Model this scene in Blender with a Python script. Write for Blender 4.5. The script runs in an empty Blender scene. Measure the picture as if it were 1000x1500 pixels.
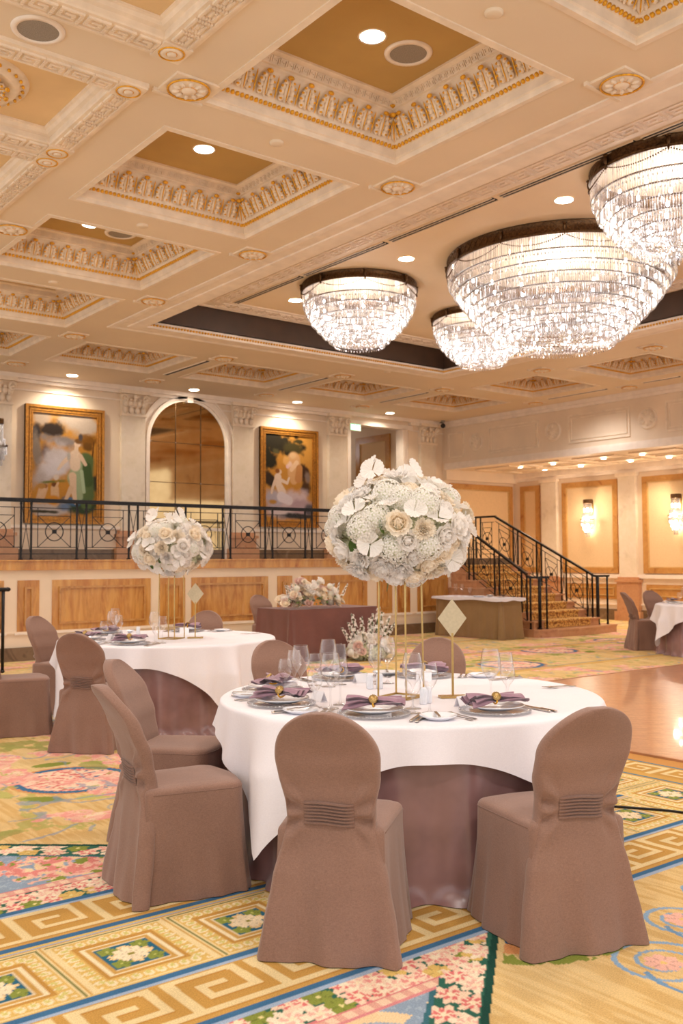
import bpy, bmesh, math, random
import numpy as np
from mathutils import Vector, Matrix
random.seed(7); RNG = np.random.default_rng(11)
SC = bpy.context.scene; COL = SC.collection
PI = math.pi; TAU = 2*PI
sin, cos, rad = math.sin, math.cos, math.radians

# ------------------------------------------------------------------ mesh builder
class MB:
    def __init__(s): s.v=[]; s.f=[]; s.m=[]; s.sm=[]; s.k=0; s.smooth=False
    def add(s, vs, fs, sm=None):
        o=len(s.v); s.v.extend([tuple(map(float,v)) for v in vs])
        for f in fs: s.f.append([i+o for i in f]); s.m.append(s.k); s.sm.append(s.smooth if sm is None else sm)
    def box(s,x0,x1,y0,y1,z0,z1):
        s.add([(x0,y0,z0),(x1,y0,z0),(x1,y1,z0),(x0,y1,z0),(x0,y0,z1),(x1,y0,z1),(x1,y1,z1),(x0,y1,z1)],
              [(0,3,2,1),(4,5,6,7),(0,1,5,4),(1,2,6,5),(2,3,7,6),(3,0,4,7)],False)
    def obox(s,p,ax,ay,az,hx,hy,hz):
        p=Vector(p);ax=Vector(ax)*hx;ay=Vector(ay)*hy;az=Vector(az)*hz
        vs=[p+ax*i+ay*j+az*k for k in(-1,1) for i,j in((-1,-1),(1,-1),(1,1),(-1,1))]
        s.add(vs,[(0,3,2,1),(4,5,6,7),(0,1,5,4),(1,2,6,5),(2,3,7,6),(3,0,4,7)],False)
    def bar(s,a,b,w,d=None,up=(0,0,1)):
        a=Vector(a);b=Vector(b);d=w if d is None else d
        t=(b-a); L=t.length; t.normalize(); up=Vector(up)
        if abs(t.dot(up))>.98: up=Vector((1,0,0))
        n=t.cross(up).normalized(); u=n.cross(t)
        s.obox((a+b)/2,t,n,u,L/2,w/2,d/2)
    def tube(s,pts,r,n=8,cap=True,sm=True):
        pts=[Vector(p) for p in pts]; N=len(pts); rs=r if isinstance(r,(list,tuple)) else [r]*N
        t0=(pts[1]-pts[0]).normalized(); ref=Vector((0,0,1)) if abs(t0.z)<.9 else Vector((1,0,0))
        nn=t0.cross(ref).normalized(); vs=[]
        for i,p in enumerate(pts):
            t=((pts[min(i+1,N-1)]-pts[max(i-1,0)])).normalized()
            nn=(nn-t*nn.dot(t)).normalized(); bb=t.cross(nn)
            for k in range(n):
                a=TAU*k/n; vs.append(p+(nn*cos(a)+bb*sin(a))*rs[i])
        fs=[(i*n+k,i*n+(k+1)%n,(i+1)*n+(k+1)%n,(i+1)*n+k) for i in range(N-1) for k in range(n)]
        if cap: fs+= [tuple(range(n-1,-1,-1)),tuple((N-1)*n+k for k in range(n))]
        s.add(vs,fs,sm)
    def lathe(s,prof,n=24,c=(0,0,0),a0=0,sm=True,closed_top=False,closed_bot=False):
        vs=[];N=len(prof)
        for r,z in prof:
            for k in range(n):
                a=a0+TAU*k/n; vs.append((c[0]+r*cos(a),c[1]+r*sin(a),c[2]+z))
        fs=[(i*n+k,i*n+(k+1)%n,(i+1)*n+(k+1)%n,(i+1)*n+k) for i in range(N-1) for k in range(n)]
        if closed_bot: fs.append(tuple(range(n-1,-1,-1)))
        if closed_top: fs.append(tuple((N-1)*n+k for k in range(n)))
        s.add(vs,fs,sm)
    def ell(s,c,r,n=8,m=5,R=None,sm=True):
        c=Vector(c);vs=[]
        for i in range(m+1):
            th=PI*i/m
            for k in range(n):
                p=Vector((r[0]*sin(th)*cos(TAU*k/n),r[1]*sin(th)*sin(TAU*k/n),r[2]*cos(th)))
                if R is not None: p=R@p
                vs.append(c+p)
        s.add(vs,[(i*n+k,(i+1)*n+k,(i+1)*n+(k+1)%n,i*n+(k+1)%n) for i in range(m) for k in range(n)],sm)
    def grid(s,fn,nu,nv,cu=False,cv=False,sm=True,flip=False):
        vs=[fn(i/(nu if cu else nu-1),j/(nv if cv else nv-1)) for j in range(nv) for i in range(nu)]
        fs=[]
        for j in range(nv if cv else nv-1):
            for i in range(nu if cu else nu-1):
                q=(j*nu+i,j*nu+(i+1)%nu,((j+1)%nv)*nu+(i+1)%nu,((j+1)%nv)*nu+i)
                fs.append(q[::-1] if flip else q)
        s.add(vs,fs,sm)
    def prism(s,poly,d,o,ux,uy):
        """extrude a 2-D outline (in axes ux,uy at origin o) by the vector d"""
        o=Vector(o);ux=Vector(ux);uy=Vector(uy);d=Vector(d);n=len(poly)
        vs=[o+ux*x+uy*y for x,y in poly]; vs+= [v+d for v in vs]
        s.add(vs,[tuple(range(n-1,-1,-1)),tuple(range(n,2*n))]+[(i,(i+1)%n,n+(i+1)%n,n+i) for i in range(n)],False)
    def frame(s,o,ux,uy,n,w,h,b,d):
        """picture-frame of 4 bars: origin corner o, size w x h, bar width b, depth d along n"""
        o=Vector(o);ux=Vector(ux);uy=Vector(uy);n=Vector(n)
        def bx(x0,x1,y0,y1):
            c=o+ux*(x0+x1)/2+uy*(y0+y1)/2+n*d/2
            s.obox(c,ux,uy,n,(x1-x0)/2,(y1-y0)/2,d/2)
        bx(0,w,0,b);bx(0,w,h-b,h);bx(0,b,b,h-b);bx(w-b,w,b,h-b)
    def mesh(s,name,mats):
        me=bpy.data.meshes.new(name); me.from_pydata(s.v,[],s.f)
        for m in (mats if isinstance(mats,(list,tuple)) else [mats]): me.materials.append(m)
        me.polygons.foreach_set('material_index',s.m); me.polygons.foreach_set('use_smooth',s.sm)
        bm=bmesh.new(); bm.from_mesh(me); bmesh.ops.recalc_face_normals(bm,faces=bm.faces); bm.to_mesh(me); bm.free()
        me.update(); return me
    def build(s,name,mats,parent=None,loc=None,recalc=True):
        return put(name,s.mesh(name,mats),parent,loc)

def put(name,me,parent=None,loc=None,rot=None,scale=None):
    o=bpy.data.objects.new(name,me); COL.objects.link(o)
    if parent: o.parent=parent
    if loc is not None: o.location=loc
    if rot is not None: o.rotation_euler=rot
    if scale is not None: o.scale=scale if hasattr(scale,'__len__') else (scale,)*3
    return o
def tag(o,label,cat,group=None):
    o['label']=label; o['category']=cat
    if group: o['group']=group
    return o
def thing(name,label,cat,loc=(0,0,0),rz=0,group=None):
    o=bpy.data.objects.new(name,None); COL.objects.link(o); o.empty_display_size=.1
    o.location=loc; o.rotation_euler=(0,0,rz); return tag(o,label,cat,group)
KIDS={}
def kids(o):
    return [c for c in bpy.data.objects if c.parent is o]
def dup(root,label,loc,rz=None,group=None,tree=None):
    """copy a thing with its parts and sub-parts"""
    def cp(o,par):
        c=o.copy(); COL.objects.link(c); c.parent=par
        for ch in tree_of(o): cp(ch,c)
        return c
    r=cp(root,None); r.location=loc
    if rz is not None: r.rotation_euler=(0,0,rz)
    r['label']=label
    if group: r['group']=group
    return r
_TREE={}
def tree_of(o):
    if o.name not in _TREE: _TREE[o.name]=kids(o)
    return _TREE[o.name]
def struct(o): o['kind']='structure'; return o

# ------------------------------------------------------------------ materials
def lin(c): return tuple(((x/255)/12.92 if x/255<=.04045 else ((x/255+.055)/1.055)**2.4) for x in c)
def L4(c): return (*lin(c),1)
class NT:
    def __init__(s,name):
        s.m=bpy.data.materials.new(name); s.m.use_nodes=True; s.t=s.m.node_tree; s.b=s.t.nodes['Principled BSDF']
        s.out=s.t.nodes['Material Output']; s._tc=None
    def n(s,ty,**kw):
        nd=s.t.nodes.new(ty)
        for k,v in kw.items():
            if k in nd.inputs.keys() if hasattr(nd.inputs,'keys') else False: pass
            setattr(nd,k,v)
        return nd
    def l(s,a,b): s.t.links.new(a,b)
    def tc(s,which='Object',scale=(1,1,1),rot=(0,0,0)):
        if not s._tc: s._tc=s.n('ShaderNodeTexCoord')
        mp=s.n('ShaderNodeMapping'); mp.inputs['Scale'].default_value=scale; mp.inputs['Rotation'].default_value=rot
        s.l(s._tc.outputs[which],mp.inputs[0]); return mp.outputs[0]
    def noise(s,vec,scale,detail=3,rough=.5,dist=0):
        nd=s.n('ShaderNodeTexNoise'); nd.inputs['Scale'].default_value=scale; nd.inputs['Detail'].default_value=detail
        nd.inputs['Roughness'].default_value=rough; nd.inputs['Distortion'].default_value=dist; s.l(vec,nd.inputs['Vector']); return nd.outputs['Fac']
    def ramp(s,fac,stops):
        r=s.n('ShaderNodeValToRGB'); e=r.color_ramp.elements
        while len(e)<len(stops): e.new(.5)
        for i,(p,c) in enumerate(stops): e[i].position=p; e[i].color=L4(c)
        s.l(fac,r.inputs[0]); return r.outputs[0]
    def math(s,op,a,b=None):
        nd=s.n('ShaderNodeMath'); nd.operation=op
        for i,x in enumerate((a,b)):
            if x is None: continue
            if isinstance(x,(int,float)): nd.inputs[i].default_value=x
            else: s.l(x,nd.inputs[i])
        return nd.outputs[0]
    def mix(s,f,a,b,blend='MIX'):
        nd=s.n('ShaderNodeMix'); nd.data_type='RGBA'; nd.blend_type=blend
        for k,x in ((0,f),(6,a),(7,b)):
            if isinstance(x,(int,float)): nd.inputs[k].default_value=x
            elif isinstance(x,tuple): nd.inputs[k].default_value=L4(x)
            else: s.l(x,nd.inputs[k])
        return nd.outputs[2]
    def bump(s,h,strength=.3,dist=.01):
        b=s.n('ShaderNodeBump'); b.inputs['Strength'].default_value=strength; b.inputs['Distance'].default_value=dist
        s.l(h,b.inputs['Height']); s.l(b.outputs[0],s.b.inputs['Normal']); return b
    def set(s,**kw):
        for k,v in kw.items():
            k={'rough':'Roughness','metal':'Metallic','spec':'Specular IOR Level','trans':'Transmission Weight','sheen':'Sheen Weight','coat':'Coat Weight','sss':'Subsurface Weight','ior':'IOR','alpha':'Alpha'}[k]
            s.b.inputs[k].default_value=v
        return s
    def color(s,c):
        if isinstance(c,tuple): s.b.inputs['Base Color'].default_value=L4(c)
        else: s.l(c,s.b.inputs['Base Color'])
        return s
def plain(name,c,rough=.5,metal=0,vary=.06,scale=6,bump=0,bscale=60,**kw):
    t=NT(name); v=t.tc()
    d=tuple(max(0,x*(1-vary)) for x in c); h=tuple(min(255,x*(1+vary)) for x in c)
    t.color(t.ramp(t.noise(v,scale,4),[(.3,d),(.7,h)])).set(rough=rough,metal=metal,**kw)
    if bump: t.bump(t.noise(v,bscale,3),bump,.004)
    return t.m
def marble(name,base,veins,scale=2.5,rough=.2,rot=(0,0,0),stretch=(1,1,1),amt=.5,w=.06):
    t=NT(name); v=t.tc('Object',stretch,rot)
    f=t.noise(v,scale,8,.62,1.2); g=t.noise(v,scale*3.1,6,.6,.6)
    c=t.ramp(f,[(.3,veins[0]),(.5-w,base),(.5+w,base),(.72,veins[1])])
    c=t.mix(amt*.5,c,t.ramp(g,[(.35,veins[2]),(.6,base)]))
    t.color(c).set(rough=rough); return t.m
def fabric(name,c,c2,scale=420,rough=.85,bump=.25,sheen=.25):
    t=NT(name); v=t.tc()
    w1=t.n('ShaderNodeTexWave'); w1.bands_direction='Z'; w1.inputs['Scale'].default_value=scale/3; w1.inputs['Distortion'].default_value=1.2; w1.inputs['Detail'].default_value=1; t.l(v,w1.inputs[0])
    w2=t.n('ShaderNodeTexWave'); w2.bands_direction='DIAGONAL'; w2.inputs['Scale'].default_value=scale/3; w2.inputs['Distortion'].default_value=1.2; t.l(v,w2.inputs[0])
    h=t.math('ADD',w1.outputs['Fac'],w2.outputs['Fac'])
    f=t.math('ADD',t.math('MULTIPLY',t.noise(v,scale*.5,2),.5),t.math('MULTIPLY',t.noise(v,3,3),.5))
    slub=t.noise(t.tc('Object',(90,90,260)),1,2)
    f=t.math('ADD',t.math('MULTIPLY',f,.75),t.math('MULTIPLY',slub,.25))
    t.color(t.ramp(f,[(.3,c2),(.68,c)])).set(rough=rough,sheen=sheen,spec=.2)
    t.b.inputs['Sheen Roughness'].default_value=.5
    t.bump(h,bump,.0012); return t.m

M={}
M['cream']=plain('cream_paint',(232,214,190),.55,vary=.03,scale=1.5)
M['ceiling']=plain('ceiling_paint',(230,213,188),.6,vary=.02,scale=.8)
M['recess']=plain('recess_paint',(240,220,188),.6,vary=.02,scale=1)
M['white']=plain('white_moulding',(240,228,214),.5,vary=.03)
M['tan']=plain('tan_panel',(190,156,92),.6,vary=.03,scale=2)
M['tan_light']=plain('light_tan_panel',(226,196,148),.6,vary=.03,scale=2)
M['gold']=plain('gilding',(228,168,44),.35,.35,vary=.12,scale=40)
M['brass']=plain('brushed_gold',(190,158,100),.35,.85,vary=.05,scale=20)
M['frame_gold']=plain('gilt_frame',(176,120,48),.38,.5,vary=.15,scale=25,bump=.3,bscale=80)
M['iron']=plain('black_iron',(24,20,20),.38,.4,vary=.2,scale=15)
M['marble']=marble('white_marble',(232,218,198),((206,190,170),(240,230,214),(200,184,140)),1.6,.22)
M['ochre']=marble('ochre_marble',(208,154,80),((122,58,24),(228,188,122),(158,84,36)),2.2,.25,(0,rad(50),0),(1.6,1,.3),1.1,.03)
M['ochre_plain']=marble('ochre_marble_trim',(196,146,82),((140,84,40),(214,168,104),(160,100,52)),3,.25,amt=.6)
M['pink']=marble('pink_marble',(198,148,108),((164,104,70),(216,174,138),(176,122,86)),5,.28,amt=.7)
M['dark_marble']=marble('brown_marble',(122,98,74),((80,60,44),(150,124,98),(96,72,52)),3,.25)
M['wallpaper']=plain('cream_wallpaper',(226,196,152),.7,vary=.02,scale=30)
M['linen']=fabric('taupe_linen',(151,117,101),(122,92,78))
M['linen_band']=fabric('taupe_linen_pleats',(142,109,94),(114,85,72))
M['white_cloth']=fabric('white_tablecloth_cotton',(238,234,238),(228,223,228),300,.75,.08,.1)
M['drape']=fabric('mauve_table_drape',(128,82,74),(96,60,54),300,.8,.15,.3)
M['beige_drape']=fabric('beige_table_drape',(158,128,88),(132,104,68),300,.8,.15,.2)
M['napkin']=fabric('plum_napkin_cotton',(168,132,146),(144,108,124),500,.7,.15,.4)
M['china']=plain('white_china',(236,238,244),.12,vary=.01,coat=.3)
M['silver']=plain('silver_cutlery',(205,198,190),.18,1,vary=.05,scale=60)
M['leaf']=plain('leaf_green',(86,112,52),.5,vary=.25,scale=30)
M['stem']=plain('stem_green',(66,92,50),.5,vary=.2,scale=30)
M['bronze']=plain('bronze_band',(92,68,44),.35,.8,vary=.25,scale=45,bump=.6,bscale=70)
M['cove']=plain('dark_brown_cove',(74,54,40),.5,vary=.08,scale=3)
M['grille']=plain('grey_speaker_grille',(150,142,132),.6,.2,vary=.1,scale=120)
M['dark']=plain('dark_slot',(38,30,26),.6)
M['wood']=plain('dark_wood',(70,44,30),.4,vary=.2,scale=12)
def satin():
    t=NT('mauve_satin'); v=t.tc()
    t.color(t.ramp(t.noise(v,4,3),[(.3,(120,86,84)),(.7,(150,112,110))])).set(rough=.27,sheen=.3,spec=.7)
    t.bump(t.noise(v,9,3),.15,.01); return t.m
M['satin']=satin()
def glassmat(name,tint,base,edge,rough=.02,dark=(108,104,106)):
    t=NT(name); t.t.nodes.remove(t.b)
    tr=t.n('ShaderNodeBsdfTransparent'); tr.inputs[0].default_value=(*tint,1)
    gl=t.n('ShaderNodeBsdfGlossy'); gl.inputs['Roughness'].default_value=rough; gl.inputs[0].default_value=(1,1,1,1)
    lw=t.n('ShaderNodeLayerWeight'); lw.inputs[0].default_value=.35
    f=t.math('ADD',t.math('MULTIPLY',t.math('POWER',lw.outputs['Facing'],1.6),edge),base)
    t.l(t.mix(t.math('POWER',lw.outputs['Facing'],3.0),tuple(255*x**.4545 for x in tint),dark),tr.inputs[0])
    mx=t.n('ShaderNodeMixShader'); t.l(f,mx.inputs[0]); t.l(tr.outputs[0],mx.inputs[1]); t.l(gl.outputs[0],mx.inputs[2]); t.l(mx.outputs[0],t.out.inputs[0]); return t.m
M['glass']=glassmat('clear_glass',(.985,.985,.99),.05,.8)
M['charger']=glassmat('pressed_glass',(.95,.95,.96),.16,.5,.12,(225,225,230))
def crystal():
    t=NT('cut_crystal'); t.t.nodes.remove(t.b); v=t.tc()
    tr=t.n('ShaderNodeBsdfTransparent'); tr.inputs[0].default_value=(.93,.92,.93,1)
    gl=t.n('ShaderNodeBsdfGlossy'); gl.inputs['Roughness'].default_value=.12
    tl=t.n('ShaderNodeBsdfTranslucent'); tl.inputs[0].default_value=(.62,.58,.60,1)
    a=t.n('ShaderNodeMixShader'); a.inputs[0].default_value=.3; t.l(gl.outputs[0],a.inputs[1]); t.l(tl.outputs[0],a.inputs[2])
    b=t.n('ShaderNodeMixShader'); b.inputs[0].default_value=.66; t.l(tr.outputs[0],b.inputs[1]); t.l(a.outputs[0],b.inputs[2]); t.l(b.outputs[0],t.out.inputs[0]); return t.m
M['crystal']=crystal()
def emit(name,c,st):
    t=NT(name); t.b.inputs['Base Color'].default_value=(1,1,1,1); t.b.inputs['Emission Color'].default_value=L4(c); t.b.inputs['Emission Strength'].default_value=st; return t.m
M['bulb']=emit('warm_bulb',(255,245,240),18)
M['downlight']=emit('downlight_lens',(255,244,228),14)
def petal(name,c,c2,sss=.15):
    t=NT(name); v=t.tc()
    t.color(t.ramp(t.noise(v,14,3),[(.3,c2),(.65,c)])).set(rough=.6,spec=.25)
    t.bump(t.noise(v,90,2),.15,.002)
    tl=t.n('ShaderNodeBsdfTranslucent'); tl.inputs[0].default_value=L4(c)
    mx=t.n('ShaderNodeMixShader'); mx.inputs[0].default_value=.35; t.l(t.b.outputs[0],mx.inputs[1]); t.l(tl.outputs[0],mx.inputs[2]); t.l(mx.outputs[0],t.out.inputs[0]); return t.m
M['petal_white']=petal('white_petal',(252,249,245),(244,238,232))
M['petal_cream']=petal('cream_petal',(253,245,230),(248,233,210))
M['petal_blush']=petal('blush_petal',(240,216,206),(224,190,180))
M['petal_green']=petal('greenish_white_floret',(242,244,224),(226,232,194))
def attrmat(name,rough=.9,bump=0,bscale=300,vary=.1):
    t=NT(name); a=t.n('ShaderNodeVertexColor'); a.layer_name='Col'; v=t.tc()
    c=t.mix(1.0,a.outputs[0],t.ramp(t.noise(v,bscale*.7,2),[(.25,(255*(1-vary),)*3),(.75,(255,)*3)]),'MULTIPLY')
    t.color(c).set(rough=rough,spec=.15)
    if bump: t.bump(t.noise(v,bscale,2),bump,.003)
    return t.m
M['carpet']=attrmat('woven_carpet',.95,.5,260,.16)
M['canvas']=attrmat('oil_canvas',.5,.2,120,.08)
def parquet():
    t=NT('parquet'); v=t.tc('Object',(1,1,1),(0,0,rad(45)))
    b=t.n('ShaderNodeTexBrick'); t.l(v,b.inputs['Vector'])
    for k,x in (('Scale',5.5),('Mortar Size',.006),('Brick Width',.55),('Row Height',.14),('Bias',0.)): b.inputs[k].default_value=x
    b.inputs['Color1'].default_value=L4((196,138,98)); b.inputs['Color2'].default_value=L4((154,98,64)); b.inputs['Mortar'].default_value=L4((104,64,40))
    g=t.noise(t.tc('Object',(6,60,1),(0,0,rad(45))),3,4)
    t.color(t.mix(.35,b.outputs[0],t.ramp(g,[(.3,(140,86,54)),(.7,(196,140,98))]))).set(rough=.28,coat=.25)
    t.bump(t.noise(v,2.5,3),.05,.02); return t.m
M['parquet']=parquet()
def mirror():
    t=NT('antique_mirror'); v=t.tc()
    t.color(t.ramp(t.noise(v,2.5,5,.6),[(.3,(188,152,102)),(.7,(206,172,122))])).set(rough=.05,metal=1); return t.m
M['mirror']=mirror(); M['wood2']=plain('floor_edge_strip',(176,124,84),.4,vary=.1)
def runner():
    t=NT('stair_carpet'); v=t.tc()
    ch=t.n('ShaderNodeTexVoronoi'); ch.inputs['Scale'].default_value=30; t.l(v,ch.inputs['Vector'])
    t.color(t.ramp(ch.outputs['Distance'],[(.3,(226,182,104)),(.5,(204,154,78)),(.7,(150,100,56))])).set(rough=.95); t.bump(t.noise(v,200,2),.4,.003); return t.m
M['runner']=runner()
# ================================================================== ROOM SHELL
ZC=4.885; ZR=5.33; YB=17.36; XF=16.83; XS=19.44; ZA=3.72; YP=14.23; ZP=1.495; XSL,XSR=14.02,15.93
KEY=["11111110","10000010","10111010","10100010","10111110","10000000","11111111"]
def key_relief(mb,o,ax,up,nr,length,height,depth,flip=False):
    o=Vector(o);ax=Vector(ax);up=Vector(up);nr=Vector(nr)
    u=height/7; n=max(1,round(length/(8*u))); uw=length/(8*n)
    for t in range(n):
        for r,row in enumerate(KEY):
            c=0
            while c<8:
                if row[c]=='1':
                    e=c
                    while e<8 and row[e]=='1': e+=1
                    w=e-c; cc=o+ax*((t*8+c+w/2)*uw)+up*((6-r+.5)*u)+nr*(depth/2)
                    mb.obox(cc,ax,up,nr,w*uw/2*.98,u*.4,depth/2); c=e
                else: c+=1
def rect_loops(mb,a,b,prof,cx=0,cy=0,z0=0):
    vs=[]
    for o,z in prof:
        for sx,sy in((-1,-1),(1,-1),(1,1),(-1,1)): vs.append((cx+sx*(a+o),cy+sy*(b+o),z0+z))
    fs=[(i*4+k,i*4+(k+1)%4,(i+1)*4+(k+1)%4,(i+1)*4+k) for i in range(len(prof)-1) for k in range(4)]
    mb.add(vs,fs,False)
def sides(a,b):
    return [(Vector((-1,-1,0)),Vector((1,0,0)),Vector((0,1,0)),a),(Vector((1,-1,0)),Vector((0,1,0)),Vector((-1,0,0)),b),
            (Vector((1,1,0)),Vector((-1,0,0)),Vector((0,-1,0)),a),(Vector((-1,1,0)),Vector((0,-1,0)),Vector((1,0,0)),b)]
def rotm(x,y,z):
    m=Matrix((x,y,z)); m.transpose(); return m
def acanthus(mb,p,t,w,n,h,gold=1,white=0):
    """one leaf: p foot, t along the side, w up the slope, n out of the slope"""
    R=rotm(t,n,w); W=h
    mb.k=white
    for k,(zz,xx,s) in enumerate(((.18,.30,1),(.40,.34,.95),(.60,.30,.85),(.78,.20,.7))):
        for sg in(-1,1):
            mb.ell(p+w*(zz*W)+t*(sg*xx*W*.75)+n*.014,(.15*W*s,.02,.15*W*s),6,4,R)
    mb.ell(p+w*(.45*W)+n*.010,(.16*W,.02,.46*W),6,4,R)
    mb.k=gold
    mb.ell(p+w*(.45*W)+n*.03,(.03*W,.006,.45*W),5,4,R)
    mb.ell(p+w*(.96*W)+n*.03,(.16*W,.016,.09*W),6,4,R)
    for zz,xx in((.1,.32),(.34,.42),(.56,.38),(.75,.27)):
        for sg in(-1,1): mb.ell(p+w*(zz*W+.05*W)+t*(sg*xx*W*.8)+n*.026,(.075*W,.012,.055*W),5,3,R)
def coffer_mesh():
    a,b=.935,.91; mb=MB()
    rect_loops(mb,a,b,[(.05,.001),(.05,-.010),(.0,-.014),(-.006,.0),(-.01,.02),(-.024,.028),(-.028,.09),(-.042,.094),(-.066,.12),(-.07,.128),(-.085,.18),(-.118,.25),(-.158,.315),(-.172,.328),(-.172,.343),(-.188,.348),(-.218,.402),(-.234,.408),(-.262,.416),(-.262,.433)])
    for o,ax,inw,L in sides(a-.052,b-.052):
        c=Vector((o.x*a,o.y*b,0)); c0=Vector((o.x*(a-.052),o.y*(b-.052),0)); Ls=2*L
        mb.k=1; n=int(Ls/.042)          # gilded bead rope
        for i in range(n):
            p=c0+ax*(Ls*(i+.5)/n)+Vector((0,0,.106)); mb.ell(p,(.021,.021,.02),5,4)
        w=(inw*.10+Vector((0,0,.20))).normalized(); nr=(inw*.20-Vector((0,0,.10))).normalized()
        n=8; l0=.11                     # acanthus leaves on the cove
        for i in range(n):
            p=c0+ax*(l0+(Ls-2*l0)*(i+.5)/n)+inw*.026+Vector((0,0,.138)); acanthus(mb,p,ax,w,nr,.195)
        mb.k=1
        for i in range(n+1):
            p=c0+ax*(l0+(Ls-2*l0)*i/n)+inw*.028+Vector((0,0,.14)); mb.ell(p+w*.085+nr*.012,(.008,.009,.09),5,4,rotm(ax,nr,w))
        pc=c0+(ax+inw)*.026+Vector((0,0,.138)); dn=(ax+inw).normalized()
        w2=(dn*.141+Vector((0,0,.20))).normalized(); n2=(dn*.20-Vector((0,0,.141))).normalized(); t2=w2.cross(n2)
        acanthus(mb,pc,t2,w2,n2,.23)
        mb.k=0; w3=(inw*.03+Vector((0,0,.054))).normalized(); n3=(inw*.054-Vector((0,0,.03))).normalized()
        key_relief(mb,c+ax*.24+inw*.189+Vector((0,0,.349)),ax,w3,n3,2*L-.376,.06,.010)
        mb.k=1; pr=c+(ax+inw)*.195+Vector((0,0,.368)); mb.ell(pr,(.036,.036,.014),8,4)
    mb.k=2; A,B=a-.262,b-.262; mb.add([(-A,-B,.433),(A,-B,.433),(A,B,.433),(-A,B,.433)],[(0,1,2,3)],False)
    return mb.mesh('coffer',[M['cream_c'],M['gold'],M['tan']])
M['cream_c']=plain('cream_plaster_relief',(236,220,198),.5,vary=.04,scale=8)
WC=[(4.46,y) for y in (2.775,5.20,7.62,10.05,12.47)]
BC=[(x,14.98) for x in (4.48,7.0,9.55,12.1,14.78)]
EC=[(14.72,y) for y in (5.35,7.75,10.15,12.55)]
cof=[(x,y,1,1) for x,y in WC]+[(x,y,1,.91) for x,y in BC]+[(x,y,.96,.91) for x,y in EC]
holes=[(x-.935*sx+.003,x+.935*sx-.003,y-.91*sy+.003,y+.91*sy-.003) for x,y,sx,sy in cof]
RX0,RX1,RY0,RY1=6.29,12.26,2.6,12.6
holes.append((RX0,RX1,RY0,RY1))
GK=[(.95,2.86,3.75,5.49),(.95,2.86,6.36,7.47),(.95,2.86,7.91,9.4),(.95,2.86,9.95,11.6)]   # shallow panels left of the coffers
holes+=[(x0,x1,y0,y1) for x0,x1,y0,y1 in GK]
def plate(mb,x0,x1,y0,y1,holes,z):
    xs=sorted({x0,x1,*[h[0] for h in holes],*[h[1] for h in holes]}); ys=sorted({y0,y1,*[h[2] for h in holes],*[h[3] for h in holes]})
    for i in range(len(xs)-1):
        j=0
        inside=lambda j:any(h[0]<(xs[i]+xs[i+1])/2<h[1] and h[2]<(ys[j]+ys[j+1])/2<h[3] for h in holes)
        while j<len(ys)-1:
            if inside(j): j+=1; continue
            k=j
            while k<len(ys)-1 and not inside(k): k+=1
            mb.add([(xs[i],ys[j],z),(xs[i],ys[k],z),(xs[i+1],ys[k],z),(xs[i+1],ys[j],z)],[(0,1,2,3)],False); j=k
mb=MB(); plate(mb,-3,XF,-3,YB,holes,ZC)
ceil=struct(mb.build('ceiling',M['ceiling']))
# coffers
cme=coffer_mesh(); trim_i=[0]
def trim(mb,mats): trim_i[0]+=1; return struct(mb.build('trim_%d'%trim_i[0],mats))
for x,y,sx,sy in cof:
    trim_i[0]+=1; struct(put('trim_%d'%trim_i[0],cme,None,(x,y,ZC),None,(sx,sy,1)))
# shallow greek-key ceiling panels
for gi,(x0,x1,y0,y1) in enumerate(GK):
    mb=MB(); cx,cy=(x0+x1)/2,(y0+y1)/2; a,b=(x1-x0)/2,(y1-y0)/2
    rect_loops(mb,a,b,[(.22,.0),(.22,-.03),(.01,-.03),(.0,-.02),(0,.02),(-.03,.03),(-.05,.05),(-.07,.055),(-.07,.07)],cx,cy,ZC)
    for o,ax,inw,L in sides(a,b):
        c=Vector((cx+o.x*a,cy+o.y*b,ZC-.03))
        key_relief(mb,c-inw*.185-ax*.0,ax,inw,(0,0,-1),2*L,.15,.016)
        pr=c-ax*.11-inw*.11
        mb.k=0; mb.obox(pr-Vector((0,0,.008)),ax,inw,(0,0,1),.105,.105,.008)
        mb.lathe([(.0,-.03),(.03,-.03),(.034,-.02),(.055,-.028),(.075,-.02),(.08,0)],16,pr)
        mb.k=1
        for R_ in(.085,.036): mb.tube([pr+Vector((R_*cos(TAU*k/20),R_*sin(TAU*k/20),-.018)) for k in range(21)],.006,5,False)
        mb.k=0
    mb.k=2; A,B=a-.07,b-.07; mb.add([(cx-A,cy-B,ZC+.07),(cx+A,cy-B,ZC+.07),(cx+A,cy+B,ZC+.07),(cx-A,cy+B,ZC+.07)],[(0,1,2,3)],False)
    if gi==1:   # plaster medallion with gilt beads
        mc=Vector((2.05,6.98,ZC+.07)); mb.k=0
        mb.lathe([(.0,-.06),(.1,-.06),(.14,-.03),(.3,-.035),(.33,-.05),(.36,-.05),(.38,-.02),(.43,-.02),(.44,0)],40,mc)
        for k in range(12):
            d=Vector((cos(TAU*k/12),sin(TAU*k/12),0)); t=Vector((-d.y,d.x,0)); acanthus(mb,mc+d*.1-Vector((0,0,.045)),t,d,Vector((0,0,-1)),.2,1,0)
        mb.k=1
        for k in range(30): mb.ell(mc+Vector((.395*cos(TAU*k/30),.395*sin(TAU*k/30),-.03)),(.014,.014,.014),6,4)
    trim(mb,[M['cream_c'],M['gold'],M['tan_light']])
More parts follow.
